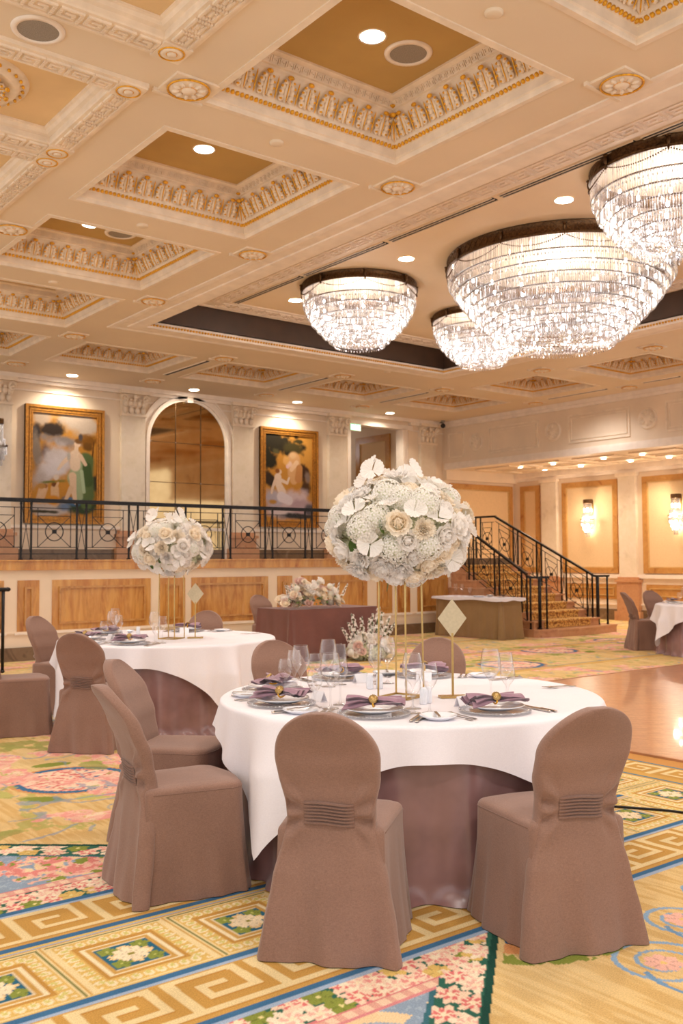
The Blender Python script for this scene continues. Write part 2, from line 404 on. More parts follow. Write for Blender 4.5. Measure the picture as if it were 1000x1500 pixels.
# rosettes on the ceiling grid
def rosette_mesh():
    mb=MB(); mb.box(-.17,.17,-.15,.15,-.018,0); mb.box(-.2,.2,.15,.18,-.03,0)
    mb.lathe([(0,-.05),(.04,-.05),(.055,-.035),(.06,-.03),(.12,-.036),(.14,-.028),(.15,-.018)],28)
    for k in range(10):
        a=TAU*k/10; R=Matrix.Rotation(a,3,'Z'); mb.ell((.095*cos(a),.095*sin(a),-.036),(.034,.018,.014),7,4,R)
    mb.k=1
    for R_,r_ in((.15,.008),(.052,.007)): mb.tube([(R_*cos(TAU*k/32),R_*sin(TAU*k/32),-.03) for k in range(33)],r_,5,False)
    return mb.mesh('rosette',[M['cream_c'],M['gold']])
rme=rosette_mesh()
ROS=[(3.32,3.6),(3.32,6.0),(3.325,9.69),(5.74,4.05),(5.73,6.46),(5.73,8.89),(5.74,11.3),(5.7,13.78),(8.36,13.86),(10.9,13.86),(13.4,13.8),(13.45,11.3),(13.45,9.0),(5.7,16.3),(8.33,16.4),(10.9,16.4),(13.45,16.4),(16.2,13.8),(16.2,11.4)]
for x,y in ROS: trim_i[0]+=1; struct(put('trim_%d'%trim_i[0],rme,None,(x,y,ZC)))
# great recess
cx,cy,a,b=(RX0+RX1)/2,(RY0+RY1)/2,(RX1-RX0)/2,(RY1-RY0)/2
mb=MB(); rect_loops(mb,a,b,[(.42,.0),(.42,-.015),(.36,-.02),(.33,-.006),(.2,-.004),(.2,-.02),(.03,-.03),(.0,-.03),(0,.02),(.0,.06),(.04,.07),(.04,.09),(.3,.09),(.3,.10)],cx,cy,ZC)
mb.k=1
for o,ax,inw,L in sides(a,b):
    c=Vector((cx+o.x*a,cy+o.y*b,ZC)); n=int(2*L/.05)
    for i in range(n): mb.ell(c+ax*(2*L*(i+.5)/n)+inw*.01+Vector((0,0,.015)),(.022,.018,.018),5,3)
mb.k=2
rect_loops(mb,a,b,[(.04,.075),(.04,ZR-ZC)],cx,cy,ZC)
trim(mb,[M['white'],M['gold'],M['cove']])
mb=MB(); mb.add([(RX0-.3,RY0-.3,ZR),(RX1+.3,RY0-.3,ZR),(RX1+.3,RY1+.3,ZR),(RX0-.3,RY1+.3,ZR)],[(0,1,2,3)],False)
mb.k=1
cx0,a0=cx,a; cx,a=(7.05+12.2)/2,(12.2-7.05)/2+.10
rect_loops(mb,a-.10,b-.02,[(.0,.0),(.0,-.025),(-.05,-.03),(-.08,-.012),(-.34,-.012),(-.37,-.02),(-.40,-.012),(-.40,0)],cx,cy,ZR)
for o,ax,inw,L in sides(a-.10,b-.02):
    c=Vector((cx+o.x*(a-.10),cy+o.y*(b-.02),ZR-.012)); key_relief(mb,c+inw*.10+ax*.3,ax,inw,(0,0,-1),2*L-.6,.22,.014)
cx,a=cx0,a0
struct(mb.build('ceiling_recess',[M['recess'],M['white']]))
# ---------------------------------------------------------------- walls
mb=MB(); DX0,DX1,DZ=13.8,15.68,4.64
mb.box(-3,DX0,YB,YB+.2,0,ZC+.3); mb.box(DX1,XS+.2,YB,YB+.2,0,ZC+.3); mb.box(DX0,DX1,YB,YB+.2,DZ,ZC+.3); mb.box(DX0,DX1,YB,YB+.2,0,ZP)
mb.k=1   # cornice and frieze mouldings under the ceiling
for z0,z1,d in((4.80,4.885,.16),(4.74,4.80,.10),(4.60,4.63,.03)): mb.box(-3,DX0,YB-d,YB,z0,z1); mb.box(DX1,XF,YB-d,YB,z0,z1)
mb.box(DX0,DX1,YB-.16,YB,4.80,4.885)
for z0,z1,d in((2.08,2.14,.05),): mb.box(-3,DX0,YB-d,YB,z0,z1)
mb.k=2; mb.box(-3,DX0,YB-.04,YB,ZP,ZP+.2); 
mb.k=0; mb.box(XF+.01,XS,YB-.12,YB,3.46,ZA)
wall_back=struct(mb.build('wall_back',[M['cream'],M['white'],M['dark_marble']]))
# panel of the alcove's end wall
def wall_frame(name,o,ux,uy,n,w,h,b,parent,fill='wallpaper',mat='ochre_plain',d=.05):
    f=MB(); f.frame(o,ux,uy,n,w,h,b,d); f.k=1
    o2=Vector(o);ux=Vector(ux);uy=Vector(uy);n=Vector(n)
    f.frame(o2+ux*b+uy*b,ux,uy,n,w-2*b,h-2*b,.025,d*.7)
    f.k=2; f.obox(o2+ux*w/2+uy*h/2+n*.006,ux,uy,n,w/2-b,h/2-b,.006)
    return f.build(name,[M[mat],M['gold_dull'],M[fill]],parent)
M['gold_dull']=plain('dull_gold_bead',(206,170,110),.45,.2)
wall_frame('panel_frame',(17.05,YB-.0,1.12),(1,0,0),(0,0,1),(0,-1,0),2.3,2.27,.13,wall_back)
# balcony front
mb=MB(); mb.box(-3,XSL,YP,YP+.15,0,ZP-.15); mb.k=1; mb.box(-3,XSL,YP-.05,YP+.3,ZP-.155,ZP-.02); mb.box(-3,XSL,YP-.075,YP+.3,ZP-.02,ZP)
mb.k=2; mb.box(-3,XSL,YP-.05,YP,0,.2); mb.k=0; mb.box(-3,XSL,YP-.02,YP,.40,.43)
wall_balcony=struct(mb.build('wall_balcony',[M['cream'],M['ochre'],M['dark_marble']]))
def marble_panel(x0,x1,z0,z1,inset):
    p=MB(); p.box(x0,x1,YP-.014,YP,z0,z1); p.k=1; p.frame((x0+inset,YP-.012,z0+inset),(1,0,0),(0,0,1),(0,-1,0),x1-x0-2*inset,z1-z0-2*inset,.03,.03)
    p.k=2; p.box(x0-.04,x1+.04,YP-.03,YP,z0-.035,z0-.005)
    return p.build('marble_panel',[M['ochre'],M['ochre_plain'],M['white']],wall_balcony)
for x0,x1 in((.4,2.0),(2.3,2.64),(2.9,4.65),(4.72,4.83),(5.03,5.36),(5.56,7.2),(7.37,7.83),(7.95,9.48),(9.68,10.0),(10.2,11.75),(12.0,12.38),(12.52,12.85),(13.05,13.9)):
    w=x1-x0; marble_panel(x0,x1,.42,1.19,.1 if w>.3 else .03)
mb=MB(); mb.box(-3,XSR+.05,YP+.12,YB,ZP-.14,ZP-.005); struct(mb.build('floor_balcony',M['dark_marble']))
mb=MB(); mb.box(XSR-.05,XSR+.05,14.39,YB,0,ZP); mb.k=1; mb.box(XSR+.05,XSR+.08,14.39,YB,0,.2)
struct(mb.build('wall_landing',[M['cream'],M['dark_marble']]))
# corridor behind the opening
mb=MB(); mb.box(DX1+.2,DX1+.35,YB+.2,22.4,ZP,5.0); mb.box(DX0-1.2,DX1+.35,22.3,22.45,ZP,5.0); mb.box(DX0-1.35,DX0-1.2,YB+.2,22.4,ZP,5.0); mb.box(DX0-1.35,DX1+.35,YB+.2,22.4,ZP-.1,ZP)
wall_corridor=struct(mb.build('wall_corridor',M['cream']))
mb=MB(); mb.box(DX0-1.35,DX1+.35,YB+.2,22.4,4.9,5.0); struct(mb.build('ceiling_corridor',M['ceiling']))
X=DX1+.2
wall_frame('panel_frame',(X,18.25,2.15),(0,1,0),(0,0,1),(-1,0,0),1.35,2.5,.16,wall_corridor)
wall_frame('panel_frame',(X,20.0,2.15),(0,1,0),(0,0,1),(-1,0,0),1.6,2.4,.14,wall_corridor)
wall_frame('panel_frame',(13.4,22.3,2.1),(1,0,0),(0,0,1),(0,-1,0),1.9,2.4,.16,wall_corridor)
mb=MB()     # door surround with fluted reveal
for k in range(4): mb.box(DX1-.02-.07*k,DX1+.05-.07*k,YB-.03-.02*k+.04,YB+.2,ZP,DZ)
mb.box(DX0-.05,DX0+.05,YB-.04,YB+.2,ZP,DZ); mb.box(DX0-.1,DX1+.1,YB-.05,YB+.2,DZ-.02,DZ+.08)
struct(mb.build('door_1',M['white']))
# pilasters
def pilaster_mesh(z0,zc,ztop,ped_h,w=.25):
    mb=MB(); mb.k=1
    mb.box(-w-.12,w+.12,-.16,0,z0,z0+.22); mb.box(-w-.06,w+.06,-.13,0,z0+.22,z0+ped_h-.12); mb.box(-w-.1,w+.1,-.16,0,z0+ped_h-.12,z0+ped_h-.06); mb.box(-w-.04,w+.04,-.12,0,z0+ped_h-.06,z0+ped_h)
    mb.k=0; mb.box(-w,w,-.1,0,z0+ped_h,zc); mb.k=2
    if ztop>zc+.2:
        for r in range(2):
            for i in range(4+r%2):
                x=-w+(2*w)*(i+.5)/(4+r%2); z=zc+.02+r*.13
                mb.ell((x,-.12-.02*r,z+.07),(.06,.04,.08),7,5); mb.ell((x,-.16-.02*r,z+.135),(.045,.035,.025),6,4)
        for sx in(-1,1):
            mb.tube([(sx*(w-.02+.07*cos(a)*.9),-.18,ztop-.17+.07*sin(a)) for a in [TAU*k/14 for k in range(12)]],.024,6)
            mb.ell((sx*(w-.02),-.18,ztop-.17),(.035,.05,.035),8,5)
        mb.ell((0,-.19,ztop-.13),(.05,.04,.05),8,5)
        mb.box(-w,w,-.1,0,zc,ztop-.07); mb.box(-w-.06,w+.06,-.2,0,ztop-.07,ztop); mb.box(-w-.02,w+.02,-.14,0,zc-.03,zc+.01)
    else: mb.box(-w-.05,w+.05,-.14,0,zc,ztop)
    return mb.mesh('pilaster',[M['marble'],M['pink'],M['cream_c']])
pm=pilaster_mesh(ZP,4.33,4.80,.56)
for x in(2.9,5.72,8.36,10.88,13.43,16.25): trim_i[0]+=1; struct(put('trim_%d'%trim_i[0],pm,None,(x,YB,0)))
# arch mirror surround is a thing (later); frieze wall over the alcove
mb=MB(); mb.box(XF,XF+.2,3,YB,ZA,ZC+.3); mb.k=1
for z0,z1,d in((ZA-.02,ZA+.1,.06),(ZA+.1,ZA+.14,.03),(4.80,4.885,.12),(4.74,4.80,.07)): mb.box(XF-d,XF+.2,3,YB-.1,z0,z1)
wall_right=struct(mb.build('wall_right',[M['cream'],M['white']]))
RY=[16.2,13.84,11.42,9.0,6.6,4.2]
def roundel_mesh():
    mb=MB(); R=Matrix.Rotation(-PI/2,4,'Y')
    t=MB(); t.lathe([(0,.05),(.06,.05),(.09,.03),(.13,.035),(.15,.02),(.17,.02),(.18,.045),(.21,.045),(.22,.02),(.225,0)],32)
    for k in range(8):
        a=TAU*k/8; t.ell((.12*cos(a),.12*sin(a),.035),(.05,.025,.02),7,4,Matrix.Rotation(a,3,'Z'))
    for i,v in enumerate(t.v): t.v[i]=tuple(R@Vector(v))
    return t.mesh('roundel',M['cream_c'])
rm=roundel_mesh()
for y in RY: put('roundel',rm,wall_right,(XF,y,4.3))
for i,y in enumerate(RY[:-1]):
    y0,y1=RY[i+1]+.42,y-.42
    f=MB(); f.frame((XF,y0,3.98),(0,1,0),(0,0,1),(-1,0,0),y1-y0,.62,.035,.025); f.frame((XF,y0+.07,4.05),(0,1,0),(0,0,1),(-1,0,0),y1-y0-.14,.48,.02,.018); f.build('panel_moulding',M['cream_c'],wall_right)
f=MB(); f.frame((XF,16.6,3.98),(0,1,0),(0,0,1),(-1,0,0),.55,.62,.035,.025); f.build('panel_moulding',M['cream_c'],wall_right)
# alcove
mb=MB(); mb.box(XS,XS+.2,3,YB+.2,0,4.2); mb.k=1; mb.box(XS-.06,XS,3,YB,1.0,1.09); mb.box(XS-.03,XS,3,YB,.36,.40); mb.box(XS-.12,XS,3,YB,3.58,ZA); mb.box(XS-.06,XS,3,YB,3.50,3.58)
mb.k=2; mb.box(XS-.04,XS,3,YB,0,.26)
wall_alcove=struct(mb.build('wall_alcove',[M['cream'],M['white'],M['dark_marble']]))
ap=pilaster_mesh(0,3.42,3.5,1.03,.24)
for y in(16.1,13.75,11.2,8.85,6.5): trim_i[0]+=1; struct(put('trim_%d'%trim_i[0],ap,None,(XS,y,0),(0,0,-PI/2)))
for y0,w in((16.45,.65),(14.06,1.66),(11.56,1.8),(9.2,1.7),(6.85,1.7)):
    wall_frame('panel_frame',(XS,y0,1.12),(0,1,0),(0,0,1),(-1,0,0),w,2.26,.125,wall_alcove)
    p=MB(); p.box(XS-.02,XS,y0+.05,y0+w-.05,.5,.86); p.k=1; p.frame((XS-.02,y0+.14,.58),(0,1,0),(0,0,1),(-1,0,0),w-.28,.2,.025,.02); p.build('marble_panel',[M['ochre_plain'],M['gold_dull']],wall_alcove)
mb=MB(); mb.add([(XF+.1,3,ZA),(XS,3,ZA),(XS,YB,ZA),(XF+.1,YB,ZA)],[(0,1,2,3)],False); mb.k=1
for i in range(9):
    y=4.2+1.5*i
    for x in(17.75,18.72):
        rect_loops(mb,.34,.52,[(.05,.0),(.05,-.03),(0,-.03),(-.02,-.01),(-.02,0)],x,y,ZA)
struct(mb.build('ceiling_alcove',[M['ceiling'],M['cream_c']]))
# recessed slot lines in the ceiling
for i,(p,q) in enumerate((((8.27,14.25),(8.27,15.78)),((10.83,14.25),(10.83,15.85)),((16.08,10.2),(16.08,11.0)),((16.08,11.85),(16.08,13.35)),((13.45,14.3),(13.45,15.8)))):
    mb=MB(); mb.bar((p[0],p[1],ZC-.004),(q[0],q[1],ZC-.004),.06,.008); mb.k=1
    mb.bar((p[0]-.045,p[1],ZC-.006),(q[0]-.045,q[1],ZC-.006),.02,.012); mb.bar((p[0]+.045,p[1],ZC-.006),(q[0]+.045,q[1],ZC-.006),.02,.012)
    o=mb.build('ceiling_vent',[M['dark'],M['white']])
    tag(o,('dark slot vent in the ceiling before the arched mirror','dark slot vent in the ceiling before the reclining figure painting','short dark slot vent along the ceiling by the frieze wall','dark slot vent by the frieze wall nearest the room corner','dark slot vent in the ceiling before the corridor opening')[i],'ceiling vent')
# ================================================================== CARPET + DANCE FLOOR
def vnoise(X,Y,s,seed=0,oct=3):
    r=np.random.default_rng(seed); T=r.random((64,64)); out=0;amp=1;tot=0
    for o in range(oct):
        x=X*s;y=Y*s; xi=np.floor(x).astype(int);yi=np.floor(y).astype(int); fx=x-xi;fy=y-yi
        fx=fx*fx*(3-2*fx);fy=fy*fy*(3-2*fy)
        g=lambda a,b:T[(a%64),(b%64)]
        v=(g(xi,yi)*(1-fx)+g(xi+1,yi)*fx)*(1-fy)+(g(xi,yi+1)*(1-fx)+g(xi+1,yi+1)*fx)*fy
        out=out+v*amp; tot+=amp; amp*=.5; s*=2.03
    return out/tot
def C(r,g,b): return np.array(lin((r,g,b)))
class Paint:
    def __init__(s,X,Y): s.X=X;s.Y=Y;s.c=np.zeros(X.shape+(3,))
    def fill(s,m,c,a=1.0):
        m=np.asarray(m,float)*a; s.c+= (np.asarray(c)-s.c)*m[...,None]
def sstep(x,a,b): t=np.clip((x-a)/(b-a),0,1); return t*t*(3-2*t)
GOLD=C(206,160,84); GOLD2=C(186,136,62); CREAM=C(236,212,158); CREAM2=C(240,222,180); BLUE=C(66,112,150); LBLUE=C(166,184,206); TEAL=C(44,104,110)
GREEN=C(52,104,86); LEAF=C(140,150,66); PINK=C(232,150,140); PINK2=C(240,186,166); CRPK=C(244,214,184); GREY=C(146,164,182); DGREEN=C(30,74,62); OCH=C(214,160,72)
KB=np.array([[int(ch) for ch in r] for r in KEY])
def keyband(P,m,u,v,w):
    """u along the band, v in 0..w across it; cream meander with darker edges on gold"""
    P.fill(m,GOLD)
    t=w/9; rows=v/t-1; pit=t*8
    cc=np.mod(u/t,8); ri=np.floor(rows).astype(int); ok=m&(ri>=0)&(ri<7); ri=np.clip(ri,0,6)
    k=KB[6-ri,np.clip(np.floor(cc).astype(int),0,7)]
    fr=rows-np.floor(rows)
    P.fill(ok&(k==0),GOLD2*.25+GOLD*.75)
    P.fill(ok&(k==1),CREAM)
    kb=KB[np.clip(6-ri+1,0,6),np.clip(np.floor(cc).astype(int),0,7)]; P.fill(ok&(k==1)&((kb==0)|(ri==0))&(fr<.2),C(190,136,60))
    fu=cc-np.floor(cc); kl=KB[6-ri,np.clip(np.floor(cc).astype(int)-1,0,7)]; P.fill(ok&(k==1)&(kl==0)&(fu<.16),C(200,150,76))
def flower8(P,m,dx,dy,r,pet,ctr,n=8):
    rr=np.hypot(dx,dy); an=np.arctan2(dy,dx); e=r*(.72+.28*np.abs(np.cos(an*n/2)))
    q=m&(rr<e); P.fill(q,pet); P.fill(q&(np.abs(np.cos(an*n/2))<.22)&(rr>r*.25),pet*.72); P.fill(q&(rr<r*.16),ctr)
def square(P,m,dx,dy):
    d=np.maximum(np.abs(dx),np.abs(dy)); P.fill(m&(d<.250),CREAM); P.fill(m&(d<.243),C(120,120,60)); P.fill(m&(d<.238),CREAM); P.fill(m&(d<.226),C(222,184,104))
    al=np.where(np.abs(dx)>np.abs(dy),dy,dx); ph=np.mod(al,.048)-.024
    egg=(np.hypot(ph/.018,(d-.195)/.024)<1); P.fill(m&(d<.222)&(d>.165)&egg,CREAM2); P.fill(m&(d<.222)&(d>.165)&(np.hypot(ph/.011,(d-.19)/.015)<1),C(214,200,120))
    P.fill(m&(d<.165),C(196,146,70)); P.fill(m&(d<.145),CREAM2); P.fill(m&(d<.13),GOLD); P.fill(m&(d<.112),C(226,206,170)); P.fill(m&(d<.105),C(46,104,128))
    for sx in(-1,1):
        for sy in(-1,1): flower8(P,m&(d<.105),dx-sx*.066,dy-sy*.066,.04,LEAF,C(196,196,110),5)
    for sx,sy in((1,0),(-1,0),(0,1),(0,-1)): flower8(P,m&(d<.105),dx-sx*.06,dy-sy*.06,.03,C(240,206,150),OCH,5)
    flower8(P,m&(d<.105),dx,dy,.072,C(246,226,188),C(150,140,60),8)
def roses(P,m,pts,r):
    for (x,y,k) in pts:
        # window
        ix=np.where((P.X[0]>x-r*1.3)&(P.X[0]<x+r*1.3))[0]; iy=np.where((P.Y[:,0]>y-r*1.3)&(P.Y[:,0]<y+r*1.3))[0]
        if len(ix)<2 or len(iy)<2: continue
        sl=(slice(iy[0],iy[-1]+1),slice(ix[0],ix[-1]+1)); X=P.X[sl];Y=P.Y[sl];mm=m[sl]
        S=Paint(X,Y); S.c=P.c[sl]
        rs=np.random.default_rng(k); dx=X-x;dy=Y-y; rr=np.hypot(dx,dy);an=np.arctan2(dy,dx)+rs.random()*6
        kind=rs.integers(0,4)
        if kind==3:   # leaves / small yellow buds
            flower8(S,mm,dx,dy,r*.8,LEAF if rs.random()<.5 else C(226,190,110),C(236,220,150),5)
        else:
            n=5+rs.integers(0,3); e=r*(.8+.2*np.cos(an*n)); a,b,c=[(PINK,PINK2,CRPK),(PINK2,CRPK,C(248,230,200)),(C(224,120,116),PINK2,CRPK)][kind]
            q=mm&(rr<e); S.fill(q,c); w=(np.cos(an*n+rr/r*5)*.5+.5); S.fill(q&(rr<r*.82)&(w>.55),b); S.fill(q&(rr<r*.55)&(w>.35),a); S.fill(q&(rr<r*.2),C(248,226,190))
def scroll(P,m,cx,cy,R,turn,col,wd,a0=0,sg=1):
    dx=P.X-cx;dy=P.Y-cy;rr=np.hypot(dx,dy);an=np.mod(sg*np.arctan2(dy,dx)-a0,TAU)
    for k in range(turn):
        rad_=R*(1-(an+TAU*k)/(TAU*turn+1)*.85)
        w=wd*(.4+.6*rad_/R); P.fill(m&(np.abs(rr-rad_)<w),col)
YC=3.413; HB=.673
def carpet(X,Y):
    P=Paint(X,Y); n1=vnoise(X,Y,9,3); str_=vnoise(X*9,Y*.8,6,5,2)
    # ground of the fields: cream gold with fine horizontal strie
    P.fill(np.ones_like(X,bool),C(228,196,136)); P.fill(sstep(str_,.45,.6),C(204,160,88),.55); P.fill(sstep(vnoise(X,Y,1.1,9),.5,.7),C(230,204,150),.5)
    v=np.abs(Y-YC)-HB; near=Y<YC
    # rotated copy for the band that runs along the dance floor
    XD=5.56; vx=XD-.5-X
    field=v>0
    # octagon fields and their mitred corners, period 4.6 in X
    per=4.6; u=np.mod(X-1.3+per/2,per)-per/2           # u = 0 mid triangle
    s=np.abs(u)+v*1.18-1.63                            # >0 inside the octagon field
    # scattered field motifs
    rs=np.random.default_rng(5)
    x0,x1,y0,y1=X.min(),X.max(),Y.min(),Y.max()
    inner=field&(s>.06)
    def motif(cx,cy,big):
        m=inner&(np.hypot(X-cx,Y-cy)<big*1.8)
        if not m.any(): return
        rr=np.hypot(X-cx,Y-cy); an=np.arctan2(Y-cy,X-cx)
        for k in range(10):   # leafy wreath
            a=TAU*k/10+.2; lx,ly=cx+big*1.3*cos(a),cy+big*1.3*sin(a)
            q=m&((((X-lx)*cos(a)+(Y-ly)*sin(a))/(big*.16))**2+((-(X-lx)*sin(a)+(Y-ly)*cos(a))/(big*.34))**2<1); P.fill(q,(LEAF,C(196,190,110))[k%2])
        P.fill(m&(rr<big),C(214,150,96)); P.fill(m&(rr<big*.93),BLUE); P.fill(m&(rr<big*.8)&(vnoise(X,Y,16,21)>.3),PINK2); P.fill(m&(rr<big*.78)&(vnoise(X,Y,22,22)>.52),CRPK); P.fill(m&(rr<big*.78)&(vnoise(X,Y,26,23)>.62),C(222,130,120))
    for cx,cy,b in((2.62,6.3,.42),(1.15,6.9,.4),(4.9,6.6,.42),(7.5,9.4,.5),(10.2,9.2,.5),(4.6,11.2,.5),(8.2,11.6,.5),(12.2,10.2,.5),(11,12.6,.5),(14.6,10.6,.5),(2.0,9.4,.5),(3.6,.9,.42)): motif(cx,cy,b)
    # leaf garlands and pink sprays in the far fields
    far=inner&(Y>YC)
    w1=vnoise(X,Y,2.2,31); w2=vnoise(X,Y,2.6,32); w3=vnoise(X,Y,6,33); w4=vnoise(X,Y,1.7,34); fl=vnoise(X,Y,20,35)
    P.fill(far&(np.abs(w1-.5)<.05)&(w3>.46)&(fl>.4),C(176,176,96),.7)
    P.fill(far&(w2>.62)&(fl>.36),PINK2,.9); P.fill(far&(w2>.62)&(fl>.58),PINK,.7); P.fill(far&(w2>.64)&(fl<.3),CRPK,.9)
    P.fill(far&(np.abs(w4-.47)<.012)&(w3>.45),C(130,154,176),.6); P.fill(far&(w4>.66)&(w3>.5),C(150,152,80),.7)
    # far repeats of long golden border lines
    for yy in(8.6,10.6,12.3,13.2): P.fill(far&(np.abs(Y-yy)<.08),C(216,172,92),.75); P.fill(far&(np.abs(Y-yy-.1)<.018),C(110,136,150),.8); 
    # near field: blue scrolls and grapes
    nf=inner&near
    if nf.any():
        for cx,cy,R,t,a0,sg in((3.12,2.10,.20,2,0,1),(3.55,2.30,.16,2,2,-1),(3.95,2.38,.15,2,1,1),(3.62,1.82,.18,2,3,1),(3.2,1.6,.22,2,4,-1),(4.1,1.95,.2,2,0,-1)):
            scroll(P,nf,cx,cy,R,t,C(142,172,198),.012,a0,sg); flower8(P,nf,X-cx,Y-cy,.075,PINK2,C(236,200,120),7)
            P.fill(nf&(np.abs(np.hypot(X-cx-.1,Y-cy+.15)-.26)<.011)&(Y<cy),C(118,154,186))
        g=vnoise(X,Y,28,41); P.fill(nf&(np.hypot((X-3.35)/.17,(Y-1.98)/.12)<1)&(g>.35),C(200,150,60)); P.fill(nf&(np.hypot((X-3.0)/.16,(Y-1.72)/.1)<1),PINK)
        P.fill(nf&(np.abs(np.hypot(X-3.05,Y-2.75)-.34)<.05),C(216,150,96)); P.fill(nf&(np.abs(np.hypot(X-3.05,Y-2.75)-.26)<.035),BLUE); P.fill(nf&(np.hypot(X-3.05,Y-2.75)<.22),C(156,184,206)); P.fill(nf&(np.hypot(X-3.05,Y-2.75)<.1),PINK)
        P.fill(nf&(np.abs(np.hypot(X-3.05,Y-2.75)-.44)<.045)&(vnoise(X,Y,24,43)>.35),LEAF)
    # diagonal garland strip of the mitre + triangle inside
    tri=field&(s<=0)
    P.fill(tri,GREY); P.fill(tri&(vnoise(X,Y,70,51)>.58),C(176,190,202),.6)
    strip=field&(s<=0)&(s>-.27); P.fill(strip,GREEN)
    P.fill(field&(np.abs(s+.0)<.022),DGREEN); P.fill(field&(np.abs(s+.285)<.016),C(60,110,120))
    gar=field&(v<.21)&(s<=-.02)
    P.fill(gar,GREEN); rope=field&(v>=.21)&(v<.275)&(s<-.27)
    P.fill(rope,C(240,206,176)); P.fill(rope&(np.mod(X*14,1)<.45)&(v>.222)&(v<.262),C(226,170,150)); P.fill(field&(np.abs(v-.212)<.008)&(s<-.27),C(220,130,130)); P.fill(field&(np.abs(v-.272)<.006)&(s<-.27),C(220,140,140))
    # acanthus scrolls in the triangle
    for sg in(1,-1):
        for k in range(-2,4):
            tx=1.3+per*k
            for dx_ in(-.62,.62,0):
                cx,cy=tx+dx_,YC+sg*(HB+(.46 if dx_ else .72)); m=tri&(v>.275)&(s<-.3)&(np.hypot(X-cx,Y-cy)<.34)
                if m.any():
                    scroll(P,m,cx,cy,.2,2,C(238,206,160),.035,.4+k,1 if dx_>0 else -1); q=m&(vnoise(X,Y,12,61)>.62); P.fill(q,C(240,214,170))
                    if sg>0: P.fill(m&(w2>.4)&(fl>.42),PINK2); P.fill(m&(w2>.45)&(fl>.56),C(226,140,130)); P.fill(m&(vnoise(X,Y,18,63)>.66),LEAF)
    # roses of the garlands
    pts=[];k=0
    for x in np.arange(max(x0,-1),min(x1,9),.08):
        for sg in(1,-1):
            for r_ in range(2):
                k+=1; pts.append((x+rs.normal()*.02,YC+sg*(HB+.045+.1*r_+rs.random()*.04),k))
    roses(P,gar&(s<-.05),pts,.074)
    pts=[]
    for kk in range(-1,3):
        tx=1.3+per*kk
        for sx in(1,-1):
            for v_ in np.arange(.16,1.3,.09):
                for off in(-.08,-.19):
                    k+=1; xx=tx+sx*(1.63-v_*1.18+off)+rs.normal()*.012
                    for sg in(1,-1): pts.append((xx,YC+sg*(HB+v_),k*2+(sg>0)))
    roses(P,strip&(s<-.03),pts,.072)
    # main border band along X
    band=np.abs(Y-YC)<=HB; a=Y-YC
    P.fill(band,C(212,166,88)); P.fill(band&(vnoise(X*1,Y*8,6,71)>.5),C(204,156,78),.5)
    up=band&(a>.287); lo=band&(a<-.287)
    keyband(P,up,X,a-.287,HB-.287); keyband(P,lo,X+.12,-.287-a,HB-.287)
    keyband(P,lo,X+.12,a+HB,HB-.287)
    for e in(.287,-.287,HB,-HB):
        P.fill(np.abs(a-e)<.022,BLUE); P.fill(np.abs(a-e+(.03))<.010,LBLUE)
    P.fill((np.abs(a)<.27)&(np.abs(a)>.258),C(226,190,110))
    for i in range(-4,10):
        cx=1.645+.515*i; m=(np.abs(X-cx)<.252)&(np.abs(a)<.252)
        if m.any(): square(P,m,X-cx,a+.018)
    # band along the dance floor (runs in Y)
    ex=X-5.75
    bd=(np.abs(ex)<.66)&(Y>3.1)&(Y<8.4)&((Y>YC+.27)|(ex>-.27))
    bd=(ex>-.27)&(ex<.62)&(Y>YC-.27)&(Y<9)
    P.fill(bd,C(212,166,88))
    k1=bd&(ex>-.0+.0)&(X>5.67)&(X<6.04); keyband(P,k1,Y,X-5.67,.37)
    for xx in(5.655,6.045): P.fill(bd&(np.abs(X-xx)<.018),C(96,132,150))
    for i in range(0,10):
        cy=3.53+.515*i; m=(np.abs(X-5.36)<.252)&(np.abs(Y-cy)<.252)
        if m.any() : P.fill(m,C(212,166,88)); square(P,m,X-5.36,Y-cy)
    P.fill((X>6.06)&(X<6.4)&(Y<7.8),C(206,150,84))
    # wear / tuft variation
    P.c*= (.90+.2*n1)[...,None]
    return np.clip(P.c,0,1)
# grid patches: fine where the camera is close
cuts=[(-3,20,-3,.4,.5),(-3,0,.4,1.2,.3),(0,6,.4,1.2,.022),(6,20,.4,1.2,.4),(-3,-.6,1.2,3.0,.25),(-.6,.8,1.2,3.0,.022),(.8,4.8,1.2,3.0,.0085),(4.8,7.4,1.2,3.0,.02),(7.4,20,1.2,3.0,.3),(-3,-.6,3.0,5.2,.2),(-.6,.6,3.0,5.2,.022),(.6,6.5,3.0,5.2,.0095),(6.5,20,3.0,5.2,.3),
      (-3,-.6,5.2,8.6,.2),(-.6,.6,5.2,8.6,.03),(.6,4.0,5.2,8.6,.015),(4.0,6.5,5.2,8.6,.04),(6.5,20,5.2,7.2,.3),(6.5,20,7.2,8.6,.035),(-3,1.6,8.6,17.3,.4),(1.6,16,8.6,14.3,.035),(16,20,8.6,17.3,.08),(1.6,16,14.3,17.3,.6)]
V=[];Fc=[];CC=[];off=0
for x0,x1,y0,y1,st in cuts:
    nx=max(2,int(round((x1-x0)/st))+1);ny=max(2,int(round((y1-y0)/st))+1)
    X,Y=np.meshgrid(np.linspace(x0,x1,nx),np.linspace(y0,y1,ny)); c=carpet(X,Y)
    V.append(np.stack([X,Y,np.zeros_like(X)],-1).reshape(-1,3)); CC.append(c.reshape(-1,3))
    i=np.arange(nx*ny).reshape(ny,nx)+off; Fc.append(np.stack([i[:-1,:-1],i[:-1,1:],i[1:,1:],i[1:,:-1]],-1).reshape(-1,4)); off+=nx*ny
